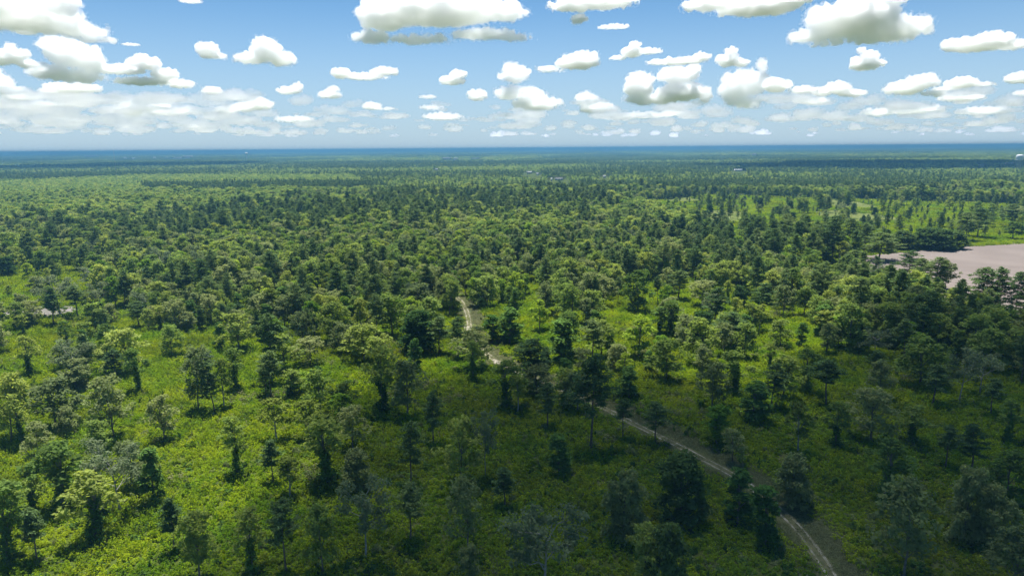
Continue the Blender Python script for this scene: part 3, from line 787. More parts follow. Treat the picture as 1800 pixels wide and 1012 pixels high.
# ------------------------------------------------------------------ trees: the ones that show largest as things, the rest as woods
FAMILY = {"broad": "broadleaf_tree", "grey": "broadleaf_tree", "bright": "broadleaf_tree", "yellow": "slender_tree", "hard": "broadleaf_tree", "vine": "vine_clad_tree", "column": "vine_clad_tree",
          "dense": "evergreen_tree", "willow": "willow_tree", "pale": "pale_limbed_tree", "pine": "pine_tree", "slimpine": "pine_tree", "crownpine": "pine_tree", "cedar": "cedar_tree", "shrub": "shrub", "paleshrub": "shrub"}
LIMIT = {"broadleaf_tree": 300, "pine_tree": 270, "vine_clad_tree": 220, "slender_tree": 80, "willow_tree": 60, "evergreen_tree": 60, "pale_limbed_tree": 60, "cedar_tree": 20, "shrub": 260}
ALL = TREES + SHR
for t in ALL:
    t["fam"] = FAMILY[t["kind"]]; t["size"] = t["h"] * t["w"] / (t["x"] ** 2 + t["y"] ** 2 + CAMH ** 2)
    t["seen"] = -30 < t["u"] < 1830 and t["v"] < 1060
MESH = {}
for kind, (outs, mats, H0, W0) in VAR.items():
    for i, o in enumerate(outs):
        MESH[kind, i] = {p: (leaf_mesh(p, *o[p], mt) if len(o[p]) > 2 else mesh_from(p, o[p][0], quads=o[p][1], mats=(mt,))) for p, mt in mats.items()}
THINGS = []
for fam, lim in LIMIT.items():
    c = sorted((t for t in ALL if t["fam"] == fam and t["seen"]), key=lambda t: (not t.get("near", False), -t["size"]))
    for t in c[:lim]:
        t["thing"] = True; THINGS.append(t)
PN = {"trunk": "trunk", "crown": "crown", "vines": "vine_cover", "stem": "stem", "foliage": "foliage"}
for t in THINGS:
    outs, mats, H0, W0 = VAR[t["kind"]]
    i = int(rng.integers(0, len(outs)))
    e = bpy.data.objects.new(t["fam"], None); COL.objects.link(e)
    e.location = (t["x"], t["y"], 0); e.rotation_euler = (rng.normal() * 0.035, rng.normal() * 0.035, rng.uniform(0, 6.28))
    k_ = rng.uniform(0.88, 1.14); e.scale = (t["w"] / W0 * k_, t["w"] / W0 / k_, t["h"] / H0); e.empty_display_size = 0.5
    t["obj"] = e
    for p in mats:
        if p in MESH[t["kind"], i]:
            add(PN[p], MESH[t["kind"], i][p], parent=e)
rest = {}
for t in ALL:
    if "thing" not in t:
        rest.setdefault(t["kind"], []).append(t)
WOODN = {"broad": ("broadleaf_wood", "mid green broadleaf trees closing up into the middle-distance wood"), "grey": ("greyish_wood", "greyish green broadleaf trees mixed through the middle-distance wood"),
         "bright": ("fresh_green_wood", "fresh green young trees mixed through the middle-distance wood"), "yellow": ("yellowish_wood", "yellowish slender trees mixed through the middle-distance wood"),
         "hard": ("hardwood_forest", "bright hardwood canopy beyond the dark tree line"), "vine": ("vine_clad_wood", "vine clad trees deeper in the wood"), "column": ("vine_column_wood", "dark vine columns deeper in the wood"),
         "dense": ("evergreen_wood", "dark evergreen trees of the far tree line"), "willow": ("low_wood", "low rounded trees deeper in the wood"), "pale": ("pale_wood", "half-bare pale trees deeper in the wood"),
         "pine": ("pine_wood", "pines standing through the middle-distance wood"), "slimpine": ("slim_pine_wood", "slim pines deeper in the wood"), "crownpine": ("tall_pine_wood", "tall flat-topped pines round the far clearing"), "cedar": ("cedar_wood", "small cedars in the wood"),
         "shrub": ("shrubbery", "dark green shrubs dotted through the brush"), "paleshrub": ("pale_shrubbery", "greyish shrubs dotted through the brush")}
for kind, L_ in rest.items():
    outs, mats, H0, W0 = VAR[kind]
    ms = [combined(kind + "_whole", o, mats) for o in outs]
    P = np.array([(t["x"], t["y"], 0) for t in L_]); sc = np.array([(t["w"] / W0, t["w"] / W0, t["h"] / H0) for t in L_])
    scatter(WOODN[kind][0], ms, P, rng.uniform(0, 6.28, len(P)), sc, WOODN[kind][1])

# ------------------------------------------------------------------ low brush over the floor
pm = [leaf_mesh("brush", *brush_patch(s, size=7, n=34, per=30, leaf=0.21, h=1.6), M_brush) for s in range(5)]
sp = 5.2
X, Y = np.meshgrid(np.arange(-760, 760, sp), np.arange(132, 900, sp)); X = X.ravel() + rng.normal(size=X.size) * 1.2; Y = Y.ravel() + rng.normal(size=Y.size) * 1.2
U, Vv, f = project(np.column_stack((X, Y, X * 0)))
px = np.column_stack((U, Vv))
dl = np.hypot(X[:, None] - TX[None, ::2], Y[:, None] - TY[None, ::2]); j = dl.argmin(1) * 2; dT = dl.min(1)
side = (X - TX[j]) * NXT[j] + (Y - TY[j]) * NYT[j]
clearT = np.where(side < 0, wide[j] + 2.0, 5.5)
ok = (U > -260) & (U < 2060) & (Vv < 1110) & (dT > clearT) & ~inside(px, FIELD) & ~inside(px, [(40, 545), (66, 538), (132, 538), (138, 547), (70, 560), (0, 556), (-20, 545)])
P = np.column_stack((X, Y, X * 0))[ok]
hs = np.clip(1 + 1.3 * fbm(P[:, 0] * 0.05, P[:, 1] * 0.05, P[:, 0] * 0 + 1, 3), 0.5, 1.8)
scatter("undergrowth", pm, P, rng.uniform(0, 6.28, len(P)), np.column_stack((np.full(len(P), 1.0), np.full(len(P), 1.0), hs)), "low yellow-green brush and vines over the whole clearing floor")
tb = [combined("tall_brush", {"stem": o_["stem"], "foliage": o_["foliage"]}, {"stem": M_bark, "foliage": M_tall}) for o_ in [bush(s, H=2.0, W=3.6, per=30, size=0.2, n=20) for s in range(161, 166)]]
TBX = rng.uniform(-620, 620, 17000); TBY = 138 + 560 * rng.random(17000); U, Vv, f = project(np.column_stack((TBX, TBY, TBX * 0)))
dT = np.min(np.hypot(TBX[:, None] - TX[None, ::3], TBY[:, None] - TY[None, ::3]), axis=1)
ok = (U > -240) & (U < 2040) & (Vv < 1070) & (dT > 8) & (fbm(TBX * 0.05 + 7, TBY * 0.05, TBX * 0 + 5, 3) > -0.02) & ~inside(np.column_stack((U, Vv)), FIELD)
q = rng.uniform(0.45, 1.25, ok.sum()); scatter("tall_brush_undergrowth", tb, np.column_stack((TBX[ok], TBY[ok], TBX[ok] * 0)), rng.uniform(0, 6.28, ok.sum()), np.column_stack((q, q, q * rng.uniform(0.7, 1.3, len(q)))), "taller tangled brush rising out of the low undergrowth")
oq = np.column_stack((rng.uniform(-100, 1500, 22000), rng.uniform(830, 1480, 22000))); U, Vv, f = project(np.column_stack((oq, oq[:, :1] * 0)))
ok = inside(np.column_stack((U, Vv)), G_OPEN) & (fbm(oq[:, 0] * 0.01, oq[:, 1] * 0.006, oq[:, 0] * 0, 3) < 0.08)
scatter("clearing_brush", pm, np.column_stack((oq[ok], np.zeros(ok.sum()))), rng.uniform(0, 6.28, ok.sum()), rng.uniform(0.9, 1.7, ok.sum()), "yellow-green brush of the far clearing between the pines")
gp = [leaf_mesh("tuft", *brush_patch(s, size=5, n=40, per=10, leaf=0.13, h=0.35), M_scrub) for s in range(20, 23)]
dsx = rng.uniform(-450, 450, 9000); dsy = 140 + 420 * rng.random(9000); U, Vv, f = project(np.column_stack((dsx, dsy, dsx * 0)))
dT = np.min(np.hypot(dsx[:, None] - TX[None, ::3], dsy[:, None] - TY[None, ::3]), axis=1)
ok = (U > -40) & (U < 1840) & (Vv < 1070) & (dT > 6) & ~inside(np.column_stack((U, Vv)), FIELD)
ok &= (fbm(dsx * 0.03 + 31, dsy * 0.03, dsx * 0 + 12, 3) > 0.15) | (inside(np.column_stack((U, Vv)), [(1010, 735), (1110, 690), (1240, 700), (1250, 790), (1150, 800), (1030, 790)]) & (rng.random(9000) < 0.8))
ds = [leaf_mesh("dry_brush", *brush_patch(s, size=4, n=22, per=24, leaf=0.18, h=1.5), M_scrub) for s in range(40, 43)]
scatter("dry_scrub", ds, np.column_stack((dsx[ok], dsy[ok], dsx[ok] * 0)), rng.uniform(0, 6.28, ok.sum()), rng.uniform(0.6, 1.4, ok.sum()), "greyish tan dry scrub in patches through the green brush")
P = []
for i in range(0, len(TX), 1):
    for k in range(5):
        o = -rng.uniform(2.6, wide[i] + 1); P.append((TX[i] + NXT[i] * o + rng.normal(), TY[i] + NYT[i] * o + rng.normal(), 0.02))
    o = rng.uniform(2.4, 6); P.append((TX[i] + NXT[i] * o, TY[i] + NYT[i] * o, 0.02))
scatter("verge_grass", gp, P, rng.uniform(0, 6.28, len(P)), rng.uniform(0.5, 1.0, len(P)), "dry grass tufts along the sandy track")

# ------------------------------------------------------------------ the far forest, out to the horizon
d0 = 1440.0
fb_ = [combined("far_crown", far_tree(s, H=16 + s % 3 * 1.5, W=12 + s % 2 * 2), {"trunk": M_bark, "crown": M_hard}) for s in range(5)]
fm_ = [combined("far_crown", far_tree(s, H=16 + s % 3 * 1.5, W=11), {"trunk": M_bark, "crown": M_broad}) for s in range(10, 14)]
fp_ = [combined("far_pine", far_tree(s, H=20 + s % 3, W=9, n=15, size=0.75, pineish=True), {"trunk": M_pbark, "crown": M_pine}) for s in range(20, 24)]
sp = 12.5
pts = []
for band in np.arange(d0 - 60, 5200, 250):
    st = sp * (1 + max(0, band - 2200) / 6000)
    hw = (band + 250) * 0.98 + 60
    x_, y_ = np.meshgrid(np.arange(-hw, hw, st), np.arange(band, band + 250, st))
    pts.append(np.column_stack((x_.ravel() + rng.uniform(-.45, .45, x_.size) * st, y_.ravel() + rng.uniform(-.45, .45, y_.size) * st)))
P2 = np.concatenate(pts); U, Vv, f = project(np.column_stack((P2, np.zeros(len(P2))))); px = np.column_stack((U, Vv))
okf = (U > -280) & (U < 2080) & (P2[:, 1] > d0 - 30)
sel = fbm(P2[:, 0] * 0.0011 + 3, P2[:, 1] * 0.0016, P2[:, 0] * 0 + 6, 4) + 0.10 * rng.normal(size=len(P2))
okf &= ~inside(px, G_OPEN)
BUILT = []

# ------------------------------------------------------------------ far buildings, towers and masts
def box(x0, x1, y0, y1, z0, z1):
    V = np.array([(x, y, z) for z in (z0, z1) for y in (y0, y1) for x in (x0, x1)], float)
    Q = np.array([(0, 2, 3, 1), (4, 5, 7, 6), (0, 1, 5, 4), (2, 6, 7, 3), (0, 4, 6, 2), (1, 3, 7, 5)])
    return V, Q
M_white = plain("white_wall", (0.62, 0.61, 0.58), noise=(0.2, (0.5, 0.49, 0.47)))
M_roofw = plain("white_roof", (0.74, 0.74, 0.73)); M_roofd = plain("dark_roof", (0.12, 0.11, 0.11)); M_red = plain("red_roof", (0.30, 0.075, 0.055))
M_bluew = plain("blue_wall", (0.10, 0.28, 0.46)); M_glass = plain("dark_window", (0.03, 0.04, 0.05), rough=0.2, spec=0.5); M_steel = plain("grey_steel", (0.35, 0.36, 0.37), rough=0.5)
M_tank = plain("tank_paint", (0.72, 0.72, 0.72), rough=0.5); M_cream = plain("cream_wall", (0.55, 0.50, 0.40))


def building(u, v, w, h, wall, roof, label, base_v=None, gable=False):
    """A long low building; (u, v) the middle of what shows, w, h pixels."""
    bv = base_v or v + h
    x, y = ground(u, bv + 0.6); mpp = y / FPX
    zt = CAMH - (v - h / 2 - (261 - (u - 900) * 0.00785)) / FPX * y
    zt = max(zt, 9.0); W = w * mpp; D = min(max(W * 0.5, 20), 140)
    e = bpy.data.objects.new("building", None); COL.objects.link(e); e.location = (x, y, 0); tag(e, label, "building", "buildings showing above the far forest")
    V, Q = box(-W / 2, W / 2, 0, D, 0, zt * 0.86); add("wall", mesh_from("wall", V, quads=Q, mats=(wall,)), parent=e)
    if gable:
        Vr = np.array([(-W / 2 - 1, -1, zt * .86 + .02), (W / 2 + 1, -1, zt * .86 + .02), (W / 2 + 1, D + 1, zt * .86 + .02), (-W / 2 - 1, D + 1, zt * .86 + .02), (-W / 2 - 1, D / 2, zt), (W / 2 + 1, D / 2, zt)])
        add("roof", mesh_from("roof", Vr, quads=[(0, 1, 5, 4), (2, 3, 4, 5), (0, 3, 2, 1)], tris=[(0, 4, 3), (1, 2, 5)], mats=(roof,)), parent=e)
    else:
        V, Q = box(-W / 2 - .6, W / 2 + .6, -.6, D + .6, zt * 0.86 + .02, zt); add("roof", mesh_from("roof", V, quads=Q, mats=(roof,)), parent=e)
    nwin = max(3, min(12, int(W / 10)))
    V, Q = join([box(-W / 2 + W * (k + .3) / nwin, -W / 2 + W * (k + .7) / nwin, -.25, -.003, zt * .35, zt * .6) for k in range(nwin)])
    add("window_band", mesh_from("window_band", V, quads=Q, mats=(M_glass,)), parent=e)
    BUILT.append((x, y, W))
BL = [(158, 273.6, 18, 1.6, M_cream, M_roofw, "long cream low building leftmost on the skyline"), (199, 278.8, 4, 1.8, M_white, M_roofw, "tiny white building nearest to the long cream one"),
      (219, 277, 5, 2, M_white, M_roofw, "small white block between the tiny one and the low shed"), (236, 277.3, 8, 1.7, M_white, M_roofw, "low white shed left of the narrow white block"),
      (271, 276.8, 3.2, 2.6, M_white, M_roofw, "narrow tall white block left of the town centre"), (293, 276.4, 4, 1.8, M_white, M_roofw, "small white building beside the wide town blocks"),
      (311, 276.6, 11, 2, M_white, M_roofd, "grey roofed white block joined to the town centre"), (329, 275, 14, 2.6, M_cream, M_roofw, "widest white block of the distant town"),
      (292, 285.6, 3, 1.4, M_white, M_roofw, "lone white house below the distant town"), (388, 284.2, 3, 1.2, M_cream, M_roofw, "small cream house under the mushroom water tower"),
      (785, 277.3, 15, 2.6, M_white, M_roofd, "broad pale building in the middle of the far forest"), (801, 278, 7, 2.8, M_cream, M_roofw, "cream hall right against the broad pale building"),
      (835, 277.4, 16, 1.2, M_white, M_roofd, "low grey shed trailing right of the cream hall"), (767, 297.8, 4, 1.4, M_white, M_roofw, "small white house below the broad pale building"),
      (931, 303.2, 9, 1.8, M_white, M_roofw, "long white roof beside the thin mast"), (945, 305.4, 3.6, 2.4, M_white, M_roofw, "small white gabled house right of the mast"),
      (983, 315, 14, 1.8, M_white, M_roofd, "dark roofed row right of and below the mast"), (970, 316.6, 2.4, 1.6, M_white, M_roofw, "tiny white shed by the dark roofed row"),
      (1063, 309.6, 3.4, 3, M_white, M_roofw, "lone white house in the forest right of the mast"), (1041, 262.6, 2.6, 1.4, M_white, M_roofw, "white dot of a building close under the horizon"),
      (1065, 263.8, 11, 1.4, M_white, M_roofd, "pale strip of a building close under the horizon"), (1325, 270.6, 11, 1.8, M_white, M_red, "red roofed white building far right of centre"),
      (1299, 299.4, 12, 1.4, M_white, M_roofw, "pale flat roof at the edge of the shaded forest"), (1776, 286.2, 13, 1.8, M_white, M_roofw, "long white building at the foot of the water tank"),
      (1727, 290.6, 6, 1.2, M_white, M_roofw, "small white roof in the shaded forest"), (1797, 331.5, 13, 3.6, M_bluew, M_roofw, "blue walled shed with a white roof at the right edge"),
      (1780, 336.6, 7, 2, M_bluew, M_roofw, "low blue shed beside the larger blue walled one")]
for b in BL:
    building(*b, gable=b[6].startswith(("small white gabled", "lone white", "red roofed")))


def lathe(prof, seg=24):
    prof = np.asarray(prof, float); th = np.arange(seg) / seg * 2 * np.pi
    V = np.concatenate([np.column_stack((r * np.cos(th), r * np.sin(th), np.full(seg, z))) for r, z in prof])
    Q = [(i * seg + j, i * seg + (j + 1) % seg, (i + 1) * seg + (j + 1) % seg, (i + 1) * seg + j) for i in range(len(prof) - 1) for j in range(seg)]
    return V, np.array(Q)
def at_height(u, v, y):
    d = ray(u, v); t = y / d[1]; return d[0] * t, CAMH + d[2] * t
# big domed tank on legs
Yw = 2400.0; x, zc = at_height(1792.5, 277, Yw); mp_ = Yw / FPX; r = 5.6 * mp_; zb, zt = zc - 4.3 * mp_, zc + 5.2 * mp_
e = bpy.data.objects.new("water_tower", None); COL.objects.link(e); e.location = (x, Yw, 0); tag(e, "big white domed water tank standing over the trees at the right edge", "water tower")
V, Q = lathe([(0.1, zb - 2.5), (r * .6, zb - 1.6), (r * .97, zb), (r, zb + .6), (r, zt - 5), (r * .93, zt - 3), (r * .7, zt - 1.2), (r * .35, zt - .3), (0.1, zt)])
add("tank", mesh_from("tank", V, quads=Q, mats=(M_tank,), smooth=True), parent=e)
for k in range(6):
    a = k * math.pi / 3 + .3; V, Q = tube(((math.cos(a) * r * 1.0, math.sin(a) * r * 1.0, 0), (math.cos(a) * r * .9, math.sin(a) * r * .9, zb + .4)), (.7, .6), 8)
    add("leg", mesh_from("leg", V, quads=Q, mats=(M_steel,)), parent=e)
V, Q = tube(((0, 0, 0), (0, 0, zb - 2)), (1.6, 1.6), 10); add("riser_pipe", mesh_from("riser_pipe", V, quads=Q, mats=(M_steel,)), parent=e)
V, Q = lathe([(r + .05, zb + .2), (r + 1.2, zb + .2), (r + 1.2, zb + .5), (r + .05, zb + .5)]); add("walkway", mesh_from("walkway", V, quads=Q, mats=(M_steel,)), parent=e)
# mushroom tower
Yw = 6000.0; mp_ = Yw / FPX; x, zc = at_height(433, 269.4, Yw); r = 2.6 * mp_
e = bpy.data.objects.new("water_tower", None); COL.objects.link(e); e.location = (x, Yw, 0); tag(e, "small white mushroom shaped water tower on the left skyline", "water tower")
V, Q = lathe([(2.4, zc - r * .75), (r * .7, zc - r * .45), (r * .98, zc - r * .1), (r, zc + r * .08), (r * .85, zc + r * .35), (r * .5, zc + r * .55), (.1, zc + r * .62)])
add("tank", mesh_from("tank", V, quads=Q, mats=(M_tank,), smooth=True), parent=e)
V, Q = lathe([(5.2, 0), (3.2, 8), (2.4, 20), (2.38, zc - r * .75)]); add("stem", mesh_from("stem", V, quads=Q, mats=(M_tank,), smooth=True), parent=e)
# lattice masts
def mast(u, vtop, y, label, w=1.6, rr=1.0):
    x, zt = at_height(u, vtop, y)
    e = bpy.data.objects.new("radio_mast", None); COL.objects.link(e); e.location = (x, y, 0); tag(e, label, "mast")
    c = [(w * math.cos(a), w * math.sin(a)) for a in (0, 2.09, 4.19)]; parts = []
    for k in range(3): parts.append(tube(((c[k][0], c[k][1], 0), (c[k][0] * .5, c[k][1] * .5, zt * .97)), (.28 * rr, .22 * rr), 5))
    add("leg_frame", mesh_from("leg_frame", *join(parts)[:1], quads=join(parts)[1], mats=(M_steel,)), parent=e)
    br = []
    for q in range(16):
        f0, f1 = q / 16, (q + 1) / 16
        for k in range(3):
            a, b = c[k], c[(k + 1) % 3]; s0, s1 = 1 - .5 * f0, 1 - .5 * f1
            br.append(tube(((a[0] * s0, a[1] * s0, zt * .97 * f0), (b[0] * s1, b[1] * s1, zt * .97 * f1)), (.12 * rr, .12 * rr), 4))
    V, Q = join(br); add("bracing", mesh_from("bracing", V, quads=Q, mats=(M_steel,)), parent=e)
    V, Q = tube(((0, 0, zt * .955), (0, 0, zt)), (.18, .1), 5); add("antenna", mesh_from("antenna", V, quads=Q, mats=(M_roofw,)), parent=e)
mast(927, 286.5, 2150.0, "thin grey lattice mast standing in the forest near the middle")
mast(199, 259.5, 2000.0, "faint grey mast on the left skyline beside the town", w=0.8, rr=0.35)

# now the far forest itself, left open in front of the buildings
for (x, y, W_) in BUILT:
    near_b = (np.abs(P2[:, 0] - x * P2[:, 1] / y) < W_ * 0.55 + 14) & (P2[:, 1] > y - y * 0.24) & (P2[:, 1] < y + 60)
    okf &= ~near_b
g1 = okf & (sel > 0.03); g2 = okf & (sel <= 0.03) & (sel > -0.07); g3 = okf & (sel <= -0.07)
hb = inside(px, [(-100, 334), (0, 326), (250, 313), (620, 314), (640, 326), (250, 330), (-100, 350)]) & okf
g1 |= hb; g2 &= ~hb; g3 &= ~hb
pb = (inside(px, [(250, 331), (640, 327), (700, 336), (480, 343), (250, 339)]) | inside(px, [(640, 345), (1000, 330), (1240, 326), (1800, 330), (1800, 340), (1240, 341), (1080, 352), (640, 360)])) & okf
g3 |= pb; g1 &= ~pb; g2 &= ~pb
for nm, g, ms, lab in (("hardwood_canopy_forest", g1, fb_, "bright green hardwood forest stretching away"), ("mixed_canopy_forest", g2, fm_, "mid green mixed forest stretching away"), ("pine_canopy_forest", g3, fp_, "dark pine forest stretching away")):
    q = P2[g]; k = 1 + np.maximum(0, q[:, 1] - 2200) / 6000
    s0 = rng.uniform(0.8, 1.25, len(q))
    scatter(nm, ms, np.column_stack((q, np.zeros(len(q)))), rng.uniform(0, 6.28, len(q)), np.column_stack((s0 * k, s0 * k, s0 * rng.uniform(0.85, 1.1, len(q)))), lab)
    print(nm, len(q))
for nm, mt, thr, lab in (("farthest_broadleaf_forest", M_broad, (0.0, 9), "far broadleaf forest fading towards the horizon"), ("farthest_pine_forest", M_pine, (-9, 0.0), "far pine forest fading towards the horizon")):
    gv = [leaf_mesh("grove", *grove(s), mt) for s in range(4)]
    pts = []; y_ = 5100.0
    while y_ < 55000:
        st = 62 * (y_ / 5000) ** 0.9; hw = y_ * 0.98 + 100; xx = np.arange(-hw, hw, st)
        pts.append(np.column_stack((xx + rng.uniform(-.4, .4, len(xx)) * st, y_ + rng.uniform(-.4, .4, len(xx)) * st, np.full(len(xx), st / 62))))
        y_ += st * 0.95
    q = np.concatenate(pts); U, Vv, f = project(np.column_stack((q[:, :2], np.zeros(len(q)))))
    s_ = fbm(q[:, 0] * 0.0009 + 3, q[:, 1] * 0.00035, q[:, 0] * 0 + 6, 4); ok = (U > -280) & (U < 2080) & (s_ > thr[0]) & (s_ <= thr[1])
    for (x, y, W_) in BUILT:
        ok &= ~((np.abs(q[:, 0] - x * q[:, 1] / y) < W_ * 0.55 + 35 * q[:, 2]) & (q[:, 1] > y * 0.75) & (q[:, 1] < y + 120))
    q = q[ok]
    scatter(nm, gv, np.column_stack((q[:, :2], np.zeros(len(q)))), rng.uniform(0, 6.28, len(q)), np.column_stack((q[:, 2], q[:, 2], rng.uniform(0.8, 1.25, len(q)))), lab)
    print(nm, len(q))

# ------------------------------------------------------------------ clouds
ALT = 1300.0
CL = [("C1", 70, [(60, 30, 90, 32), (110, 5, 35, 35), (130, 50, 50, 14), (20, 22, 60, 26), (165, 64, 26, 5)]), ("C2", 62, [(45, 58, 14, 4)]), ("C3", 122, [(25, 98, 22, 18), (48, 113, 16, 8), (8, 105, 20, 14)]),
      ("C4", 150, [(125, 100, 38, 28), (110, 84, 30, 18), (155, 108, 28, 32), (95, 130, 34, 16), (140, 135, 40, 14)]), ("C5", 178, [(0, 150, 26, 27), (28, 165, 20, 12)]),
      ("C6", 160, [(220, 128, 45, 10), (260, 114, 28, 14), (292, 132, 24, 12), (312, 146, 30, 8), (250, 146, 50, 8)]), ("C7", 168, [(130, 157, 52, 10), (105, 160, 30, 7)]),
      ("C8", 108, [(366, 92, 18, 17), (380, 99, 18, 7)]), ("C9", 119, [(445, 106, 30, 11), (468, 90, 27, 22), (494, 104, 25, 14)]),
      ("C10", 84, [(780, 28, 115, 34), (680, 35, 52, 26), (662, 70, 40, 12), (740, 74, 60, 9), (852, 62, 66, 12), (880, 20, 55, 20), (690, 12, 50, 22), (910, 66, 30, 6)]),
      ("C11", 142, [(600, 131, 18, 11), (640, 134, 40, 7), (675, 126, 24, 9)]), ("C12", 158, [(795, 143, 24, 9), (806, 134, 15, 10)]), ("C13", 128, [(1015, 112, 38, 15), (1030, 104, 22, 12), (965, 121, 24, 5)]),
      ("C14", 42, [(1010, 8, 50, 14), (1060, 6, 70, 12), (1018, 34, 14, 9)]), ("C15", 54, [(1080, 47, 30, 5)]), ("C16", 33, [(1250, 8, 50, 12), (1330, 14, 78, 17), (1390, 5, 30, 16)]),
      ("C17", 82, [(1440, 58, 50, 14), (1500, 34, 80, 36), (1560, 55, 60, 24), (1530, 8, 48, 26), (1510, 75, 68, 6), (1460, 36, 45, 24)]), ("C18", 100, [(1725, 80, 50, 16), (1700, 82, 40, 12), (1765, 85, 34, 9), (1674, 75, 14, 9)]),
      ("C19", 130, [(1520, 114, 30, 13), (1526, 101, 16, 9), (1511, 91, 7, 6)]), ("C20", 107, [(1110, 93, 20, 11), (1116, 81, 9, 8), (1140, 92, 24, 6), (1086, 102, 16, 4)]), ("C21", 117, [(1195, 107, 48, 8), (1155, 109, 20, 5), (1232, 103, 15, 9)]),
      ("C22", 124, [(1278, 108, 20, 13), (1284, 93, 12, 9), (1302, 112, 14, 8)]), ("C23", 188, [(1120, 155, 28, 24), (1125, 140, 22, 14), (1190, 137, 34, 16), (1212, 128, 16, 12), (1200, 166, 42, 18), (1150, 176, 50, 10), (1236, 170, 11, 16)]),
      ("C24", 195, [(1298, 145, 32, 20), (1331, 122, 9, 15), (1320, 150, 24, 28), (1290, 165, 24, 24), (1312, 181, 33, 12)]), ("C25", 168, [(1365, 151, 26, 14), (1408, 160, 28, 7)]), ("C26", 174, [(1470, 156, 24, 13), (1448, 162, 20, 9), (1496, 166, 24, 7)]),
      ("C27", 172, [(1590, 156, 34, 14), (1616, 146, 26, 15), (1635, 166, 20, 5)]), ("C28", 160, [(1690, 147, 26, 12), (1664, 155, 26, 5), (1715, 151, 28, 5)]), ("C29", 181, [(1690, 171, 40, 9)]), ("C30", 151, [(1792, 138, 22, 11)]), ("C31", 170, [(1796, 164, 14, 6)]),
      ("C32", 205, [(905, 137, 26, 18), (900, 126, 19, 12), (925, 166, 30, 14), (893, 166, 25, 15), (945, 184, 46, 14)]), ("C33", 200, [(456, 184, 27, 12), (430, 189, 24, 9), (404, 194, 22, 6)]), ("C34", 178, [(580, 168, 24, 8), (585, 160, 13, 8)]),
      ("C35", 196, [(654, 187, 20, 8), (680, 192, 20, 3)]), ("C36", 170, [(508, 161, 20, 8), (523, 154, 11, 9)]), ("C37", 183, [(838, 169, 18, 11)]), ("C38", 206, [(1030, 177, 22, 14), (1052, 192, 34, 10)]), ("C39", 171, [(374, 161, 17, 8)]),
      ("C40", 205, [(255, 185, 50, 14), (292, 196, 30, 8), (225, 194, 30, 8)]), ("C41", 192, [(110, 184, 60, 7), (60, 186, 40, 5)]), ("C42", 176, [(752, 171, 17, 4)]), ("C43", 215, [(780, 205, 40, 8), (760, 190, 25, 5)]), ("C44", 208, [(1590, 195, 55, 10), (1545, 198, 30, 8)]),
      ("C45", 186, [(1425, 178, 34, 7)]), ("C46", 212, [(1130, 204, 60, 7), (1185, 200, 30, 7)]), ("C47", 204, [(1730, 195, 50, 8)]), ("C48", 82, [(230, 79, 16, 3)]), ("C49", 220, [(520, 210, 40, 7)]), ("C50", 6, [(335, 1, 22, 5)])]
CMAT = {}; FMAT = {}
for ci, (nm, bv, bl_) in enumerate(CL):
    cu = float(np.mean([b[0] for b in bl_])); d = ray(cu, bv); t = (ALT - CAMH) / d[2]; Cc = np.array((0, 0, CAMH)) + d * t
    mpp = ((Cc - np.array((0, 0, CAMH))) @ _F) / FPX
    bl2 = [((b[0] - cu) * mpp, (bv - b[1]) * mpp, b[2] * mpp, b[3] * mpp, rng.uniform(-.4, .4) * b[2] * mpp, min(b[2], b[3] * 1.7) * mpp * 0.85) for b in bl_]
    dens = 1.0 / (mpp * np.interp(bv, [60, 140, 200, 215], [1.9, 2.1, 3.2, 4.5]))
    dens = min(dens, 11.0 / (max(b[3] for b in bl_) * 1.6 * mpp))
    key = round(math.log(dens) * 4)
    if key not in CMAT:
        CMAT[key] = cloud_mat("cloud_droplets", math.exp(key / 4), g=0.76)
        FMAT[key] = cloud_mat("cloud_wisps", math.exp(key / 4) * 0.2, g=0.76)
    core, fr = cloud_mesh("cloud", bl2, ci + 1, CMAT[key], res=150, rough=0.65, base=0.0, fringe=FMAT[key])
    o = bpy.data.objects.new("cloud", None); COL.objects.link(o); o.location = Cc; o.rotation_euler = (0, 0, -math.atan2(Cc[0], Cc[1])); o["cl"] = nm
    add("core", core, parent=o); add("fringe", fr, parent=o)
# countless small clouds low over the horizon: one body of stuff
cm = [cloud_mesh("cloudlet", [(rng.uniform(-250, 250), rng.uniform(30, 130), rng.uniform(160, 300), rng.uniform(60, 150), rng.uniform(-200, 200), rng.uniform(120, 260)) for k in range(4)], 300 + s, cloud_mat("thin_cloud", 0.0024, g=0.76), res=90, rough=0.6, base=0.0) for s in range(6)]
P = []; sc = []
for k in range(470):
    v = 182 + 60 * rng.random() ** 0.7; u = rng.uniform(-40, 1840) if rng.random() < 0.7 else rng.uniform(-40, 420)
    if v < 205 and rng.random() < 0.55 and not (u < 330 or 850 < u < 1000 or u > 1350): continue
    dd = (ALT + 60 - CAMH) / math.tan((261 - (u - 900) * 0.00785 - v) / FPX); d = ray(u, v); d = d / math.hypot(d[0], d[1])
    P.append((d[0] * dd, d[1] * dd, ALT)); q = rng.uniform(0.3, 1.0) * (1 + dd / 60000); sc.append((q * 1.2, q * 1.2, q * rng.uniform(0.8, 1.4)))
scatter("distant_clouds", cm, P, rng.uniform(0, 6.28, len(P)), np.array(sc), "bank of countless small pale clouds low over the horizon")

